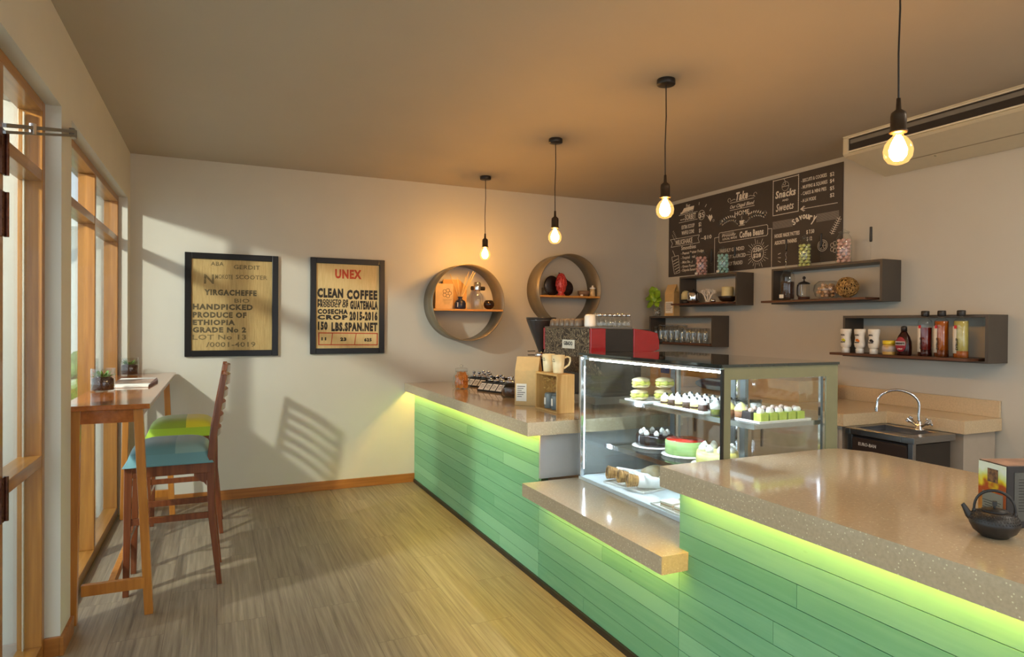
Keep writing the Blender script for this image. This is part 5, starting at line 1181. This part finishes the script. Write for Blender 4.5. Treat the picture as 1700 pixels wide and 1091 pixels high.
dup(mf, (2.21, 2.28, zs1), label='brown muffin with yellow cream, second from the dessert glasses')
tray('white tray of green and black cake squares on the top case shelf', 2.335, 2.21, zs1, .32, .15)
gm = pm('green_sponge', (176, 200, 70), .6, rgb2=(196, 216, 100), scale=40)
gs = thing('green_cake_square', 'green sponge square topped with white cream in the front row of the tray', 'cake square', (2.215, 2.165, zs1+.0045), group='green cake squares in the front row')
MB().box(-.023, -.022, 0, .023, .022, .04).build('sponge', gm, gs, bevel=.002)
MB().ball((-.008, 0, .046), .014, 10, 6).ball((.008, .004, .047), .013, 10, 6).build('cream', M_cream, gs)
for i in range(1, 5): dup(gs, (2.215+i*.056, 2.165, zs1+.0045))
bs = thing('black_cake_square', 'black chocolate cake square with cream flecks behind the green squares', 'cake square', (2.205, 2.215, zs1+.0045), group='black cake squares behind the green ones')
MB().box(-.023, -.022, 0, .023, .022, .042).build('sponge', pm('black_sponge', (40, 32, 34), .4), bs, bevel=.002)
MB().ball((0, 0, .047), .012, 10, 6).ball((.012, .008, .046), .008, 8, 5).build('cream', pm('pink_cream', (236, 206, 190), .6), bs)
for i in range(1, 6): dup(bs, (2.205+i*.054, 2.215, zs1+.0045))
for i in range(5): dup(bs, (2.215+i*.056, 2.259, zs1+.0045))
tag(MB().box(-.03, -.002, 0, .03, .002, .04).build('price_card', pm('cream_price_card', (226, 210, 160), .6), None, (2.22, 2.30, zs1+.035), (-.9, 0, .4)), 'cream price card propped behind the cake squares', 'card') if False else None
# deck
tray('white square plate of cream horns on the case floor', 2.12, 2.93, zs0, .28, .30, .2)
hp = thing('cream_horn', 'golden cream horn in white paper', 'pastry', (2.05, 2.70, zs0+.034), .0, group='paper wrapped cream horns')
hm = pm('golden_pastry', (196, 150, 84), .5, rgb2=(120, 80, 40), scale=30, bump=.5, bscale=40)
qq = MB()
for i in range(6): qq.tube([(-.05+i*.012, (.03-.002*i)*math.cos(a), (.03-.002*i)*math.sin(a)) for a in [2*PI*j/14 for j in range(14)]], .0075, 6, closed=True)
qq.lathe([(0, 0), (.028, 0), (.02, .06), (0, .08)], (-.05, 0, 0), 16, M=Matrix.Rotation(PI/2, 3, 'Y'))
qq.build('pastry', hm, hp)
MB().lathe([(.036, 0), (.030, .11), (.02, .13), (0, .13)], (.0, 0, 0), 18, M=Matrix.Rotation(PI/2, 3, 'Y')).build('paper_wrap', pm('white_paper_wrap', (244, 242, 236), .7), hp)
hp['label'] = 'golden cream horn in white paper, far one of three'; hp.location = (2.03, 3.03, zs0+.052); hp.rotation_euler = (0, .12, -.35)
hp2 = dup(hp, (2.035, 2.93, zs0+.052), None, 'golden cream horn in white paper, middle one of three')
hp3 = dup(hp, (2.03, 2.835, zs0+.052), None, 'golden cream horn in white paper, near one of three')
cr_ = MB()
for i in range(9):
    t_ = i/8; a = -1.1+2.2*t_; rr = .014+.028*math.sin(PI*t_)
    cr_.ball((.062*math.sin(a), -.062*math.cos(a)+.06, .037), rr, 10, 7, sc=(1, 1, .9))
ca = tag(cr_.build('croissant', pm('powdered_croissant', (226, 196, 148), .6, rgb2=(244, 232, 208), scale=20), None, (2.25, 2.98, zs0+.015)), 'powdered croissant on the case floor, left one behind the cream horns', 'pastry', 'powdered croissants')
for (x_, y_, l_) in ((2.24, 2.85, 'powdered croissant on the case floor, right one behind the cream horns'),):
    o = ca.copy(); C.objects.link(o); o.location = (x_, y_, zs0+.015); o.rotation_euler = (0, 0, .8); o['label'] = l_
tray('long white tray of white bread sandwiches at the front of the case floor', 2.05, 2.44, zs0, .24, .30)
ws = thing('white_sandwich', 'crustless white bread sandwich', 'sandwich', (1.995, 2.50, zs0+.0045), .15, group='crustless sandwiches on the case floor')
brd = pm('white_bread', (240, 232, 212), .7)
MB().box(-.045, -.04, 0, .045, .04, .012).build('lower_slice', brd, ws, bevel=.003); MB().box(-.043, -.038, .0125, .043, .038, .018).build('filling', pm('ham_filling', (206, 170, 130), .6), ws); MB().box(-.045, -.04, .0185, .045, .04, .03).build('upper_slice', brd, ws, bevel=.003)
ws['label'] = 'crustless white sandwich at the far left of the case floor tray'
dup(ws, (1.995, 2.395, zs0+.0045), .1, 'crustless white sandwich at the near left of the case floor tray')
dup(ws, (2.10, 2.49, zs0+.0045), -.1, 'crustless white sandwich at the far right of the case floor tray')
dup(ws, (2.10, 2.385, zs0+.0045), .05, 'crustless white sandwich at the near right of the case floor tray')

# things on the back counter seen through the case
cbx = thing('storage_box', 'brown cardboard box with a blue label on the back counter behind the case', 'box', (4.10, 5.0, .9303))
MB().box(-.2, -.25, 0, .2, .25, .22).build('carton', pm('cardboard', (186, 140, 80), .7), cbx, bevel=.004)
MB().box(-.2025, -.05, .11, -.2005, .08, .19).build('blue_label', pm('blue_label', (40, 60, 130), .4), cbx)
MB().box(-.02, -.25, .2202, .02, .25, .221).build('tape', pm('tape', (206, 176, 120), .3), cbx)
tag(MB().ball((0, 0, .052), .14, 20, 10, sc=(1, 1.4, .36)).ball((.02, -.1, .085), .10, 16, 8, sc=(1, 1.2, .3)).build('folded_cloth', pm('navy_cloth', (52, 54, 88), .9, bump=.4, bscale=20), None, (4.0, 4.45, .931)), 'dark navy folded cloth on the back counter behind the case', 'cloth')
cb2 = thing('storage_box', 'low brown cardboard box on the back counter, seen through the near end of the case', 'box', (4.12, 3.75, .9303))
MB().box(-.2, -.28, 0, .2, .28, .16).build('carton', pm('cardboard_pale', (196, 156, 98), .7), cb2, bevel=.004)
MB().box(-.2, -.02, .1602, .2, .02, .161).build('tape', pm('pale_tape', (216, 190, 130), .3), cb2)

# ================================================================ KETTLE AND TEA BOX
kt = thing('cast_iron_teapot', 'black cast iron teapot with arched handle on the foreground worktop', 'teapot', (1.895, 1.033, ZW), -1.02); kt.scale = (.59, .59, .78)
M_iron = pm('cast_iron', (30, 27, 26), .42, rgb2=(44, 40, 38), scale=30)
body = MB().lathe([(0, 0), (.05, 0), (.056, .004), (.082, .02), (.096, .042), (.098, .052), (.088, .072), (.066, .083), (.05, .087), (0, .087)], seg=48)
body.build('pot_body', M_iron, kt)
st = MB()
for ri in range(5):
    rr, zz = ((.0965, .058), (.092, .066), (.086, .073), (.078, .0775), (.069, .0815))[ri]
    nn = 44
    for i in range(nn):
        if ri*nn+i > 400: break
        a = 2*PI*(i+.5*(ri % 2))/nn; st.ball((rr*math.cos(a), rr*math.sin(a), zz), .0024, 5, 3)
tag(st.build('studs', pm('stud_iron', (58, 52, 48), .35), kt), kind='stuff')
MB().lathe([(.052, .087), (.05, .091), (.03, .096), (.0, .098)], seg=32).build('lid', M_iron, kt)
MB().cyl((0, 0, .097), (0, 0, .105), .005).box(-.009, -.009, .105, .009, .009, .121).build('lid_knob', M_iron, kt, bevel=.002)
MB().tube([(-.075, 0, .05), (-.098, 0, .066), (-.112, 0, .088), (-.120, 0, .098)], [.018, .014, .010, .008], 12).build('spout', M_iron, kt)
hp_ = []
for i in range(19):
    a = PI*i/18; hp_.append((-.075*math.cos(a)*1.02, 0, .082+.075*math.sin(a)**.8))
MB().tube(hp_, .0052, 10).build('handle', M_iron, kt)
for s_ in (-1, 1): MB().ball((s_*.075, 0, .082), .009, 10, 6).build('handle_lug', M_iron, kt)
tx = thing('tea_box', 'upright tea display box with autumn picture and black side, behind the teapot', 'box', (2.034, 1.153, ZW), -.36)
W1, D1, H1 = .16, .10, .173
MB().box(-.0, -D1, 0, W1, 0, H1).build('carton', pm('black_carton', (36, 32, 30), .35), tx, bevel=.002)
def autumn():
    m, n, b_ = new_mat('autumn_picture'); tc = n.nodes.new('ShaderNodeTexCoord'); sp = n.nodes.new('ShaderNodeSeparateXYZ'); n.links.new(tc.outputs['Object'], sp.inputs[0])
    nz = n.nodes.new('ShaderNodeTexNoise'); nz.inputs['Scale'].default_value = 22; n.links.new(tc.outputs['Object'], nz.inputs[0])
    a = n.nodes.new('ShaderNodeMath'); a.operation = 'MULTIPLY_ADD'; a.inputs[1].default_value = 7; n.links.new(sp.outputs['Z'], a.inputs[0])
    s2 = n.nodes.new('ShaderNodeMath'); s2.operation = 'MULTIPLY_ADD'; s2.inputs[1].default_value = .7; s2.inputs[2].default_value = -.45; n.links.new(nz.outputs[0], s2.inputs[0]); n.links.new(s2.outputs[0], a.inputs[2])
    cr = n.nodes.new('ShaderNodeValToRGB'); e = cr.color_ramp.elements
    e[0].position = .0; e[0].color = (*lin((200, 150, 60)), 1); e[1].position = 1; e[1].color = (*lin((226, 236, 216)), 1)
    for p_, c_ in ((.3, (150, 80, 24)), (.6, (170, 70, 20)), (.72, (226, 206, 40)), (.85, (214, 226, 150))):
        x_ = cr.color_ramp.elements.new(p_); x_.color = (*lin(c_), 1)
    n.links.new(a.outputs[0], cr.inputs[0]); n.links.new(cr.outputs[0], b_.inputs['Base Color']); b_.inputs['Roughness'].default_value = .3
    return m
# left face (normal -x) picture, front face (normal -y) text panel
MB().box(-.0016, -D1+.002, .002, -.0002, -.002, H1-.002).build('picture_face', autumn(), tx)
MB().box(-.003, -.072, .118, -.0018, -.036, .156).build('crest_square', pm('crest_dark', (40, 30, 44), .3, rgb2=(150, 110, 70), scale=90), tx)
g_ = MB().box(-.0028, -.09, .0025, -.0018, -.018, .088).build('grey_panel', pm('box_grey_panel', (128, 130, 118), .4), tx)
q = MB()
for i in range(7): q.box(-.034+.004*(i % 3), .062-i*.007, 0, .034-.004*((i+1) % 3), .0635-i*.007, .0006)
q.build('print', M_ink, g_, (-.0029, -.054, 0), Rboard)
g_ = MB().box(.022, -D1-.0012, .02, W1-.01, -D1-.0002, H1-.018).build('grey_panel', pm('box_dark_grey', (84, 84, 78), .4), tx)
q = MB()
for i in range(12): q.box(.035, -D1-.0018, .135-i*.008, W1-.02-.01*(i % 3), -D1-.0013, .1365-i*.008)
q.build('print', M_ink, g_)
MB().box(.002, -D1+.002, H1+.0002, W1-.002, -.002, H1+.0012).build('top_picture', pm('top_print', (120, 92, 76), .35, rgb2=(196, 160, 140), scale=18), tx)
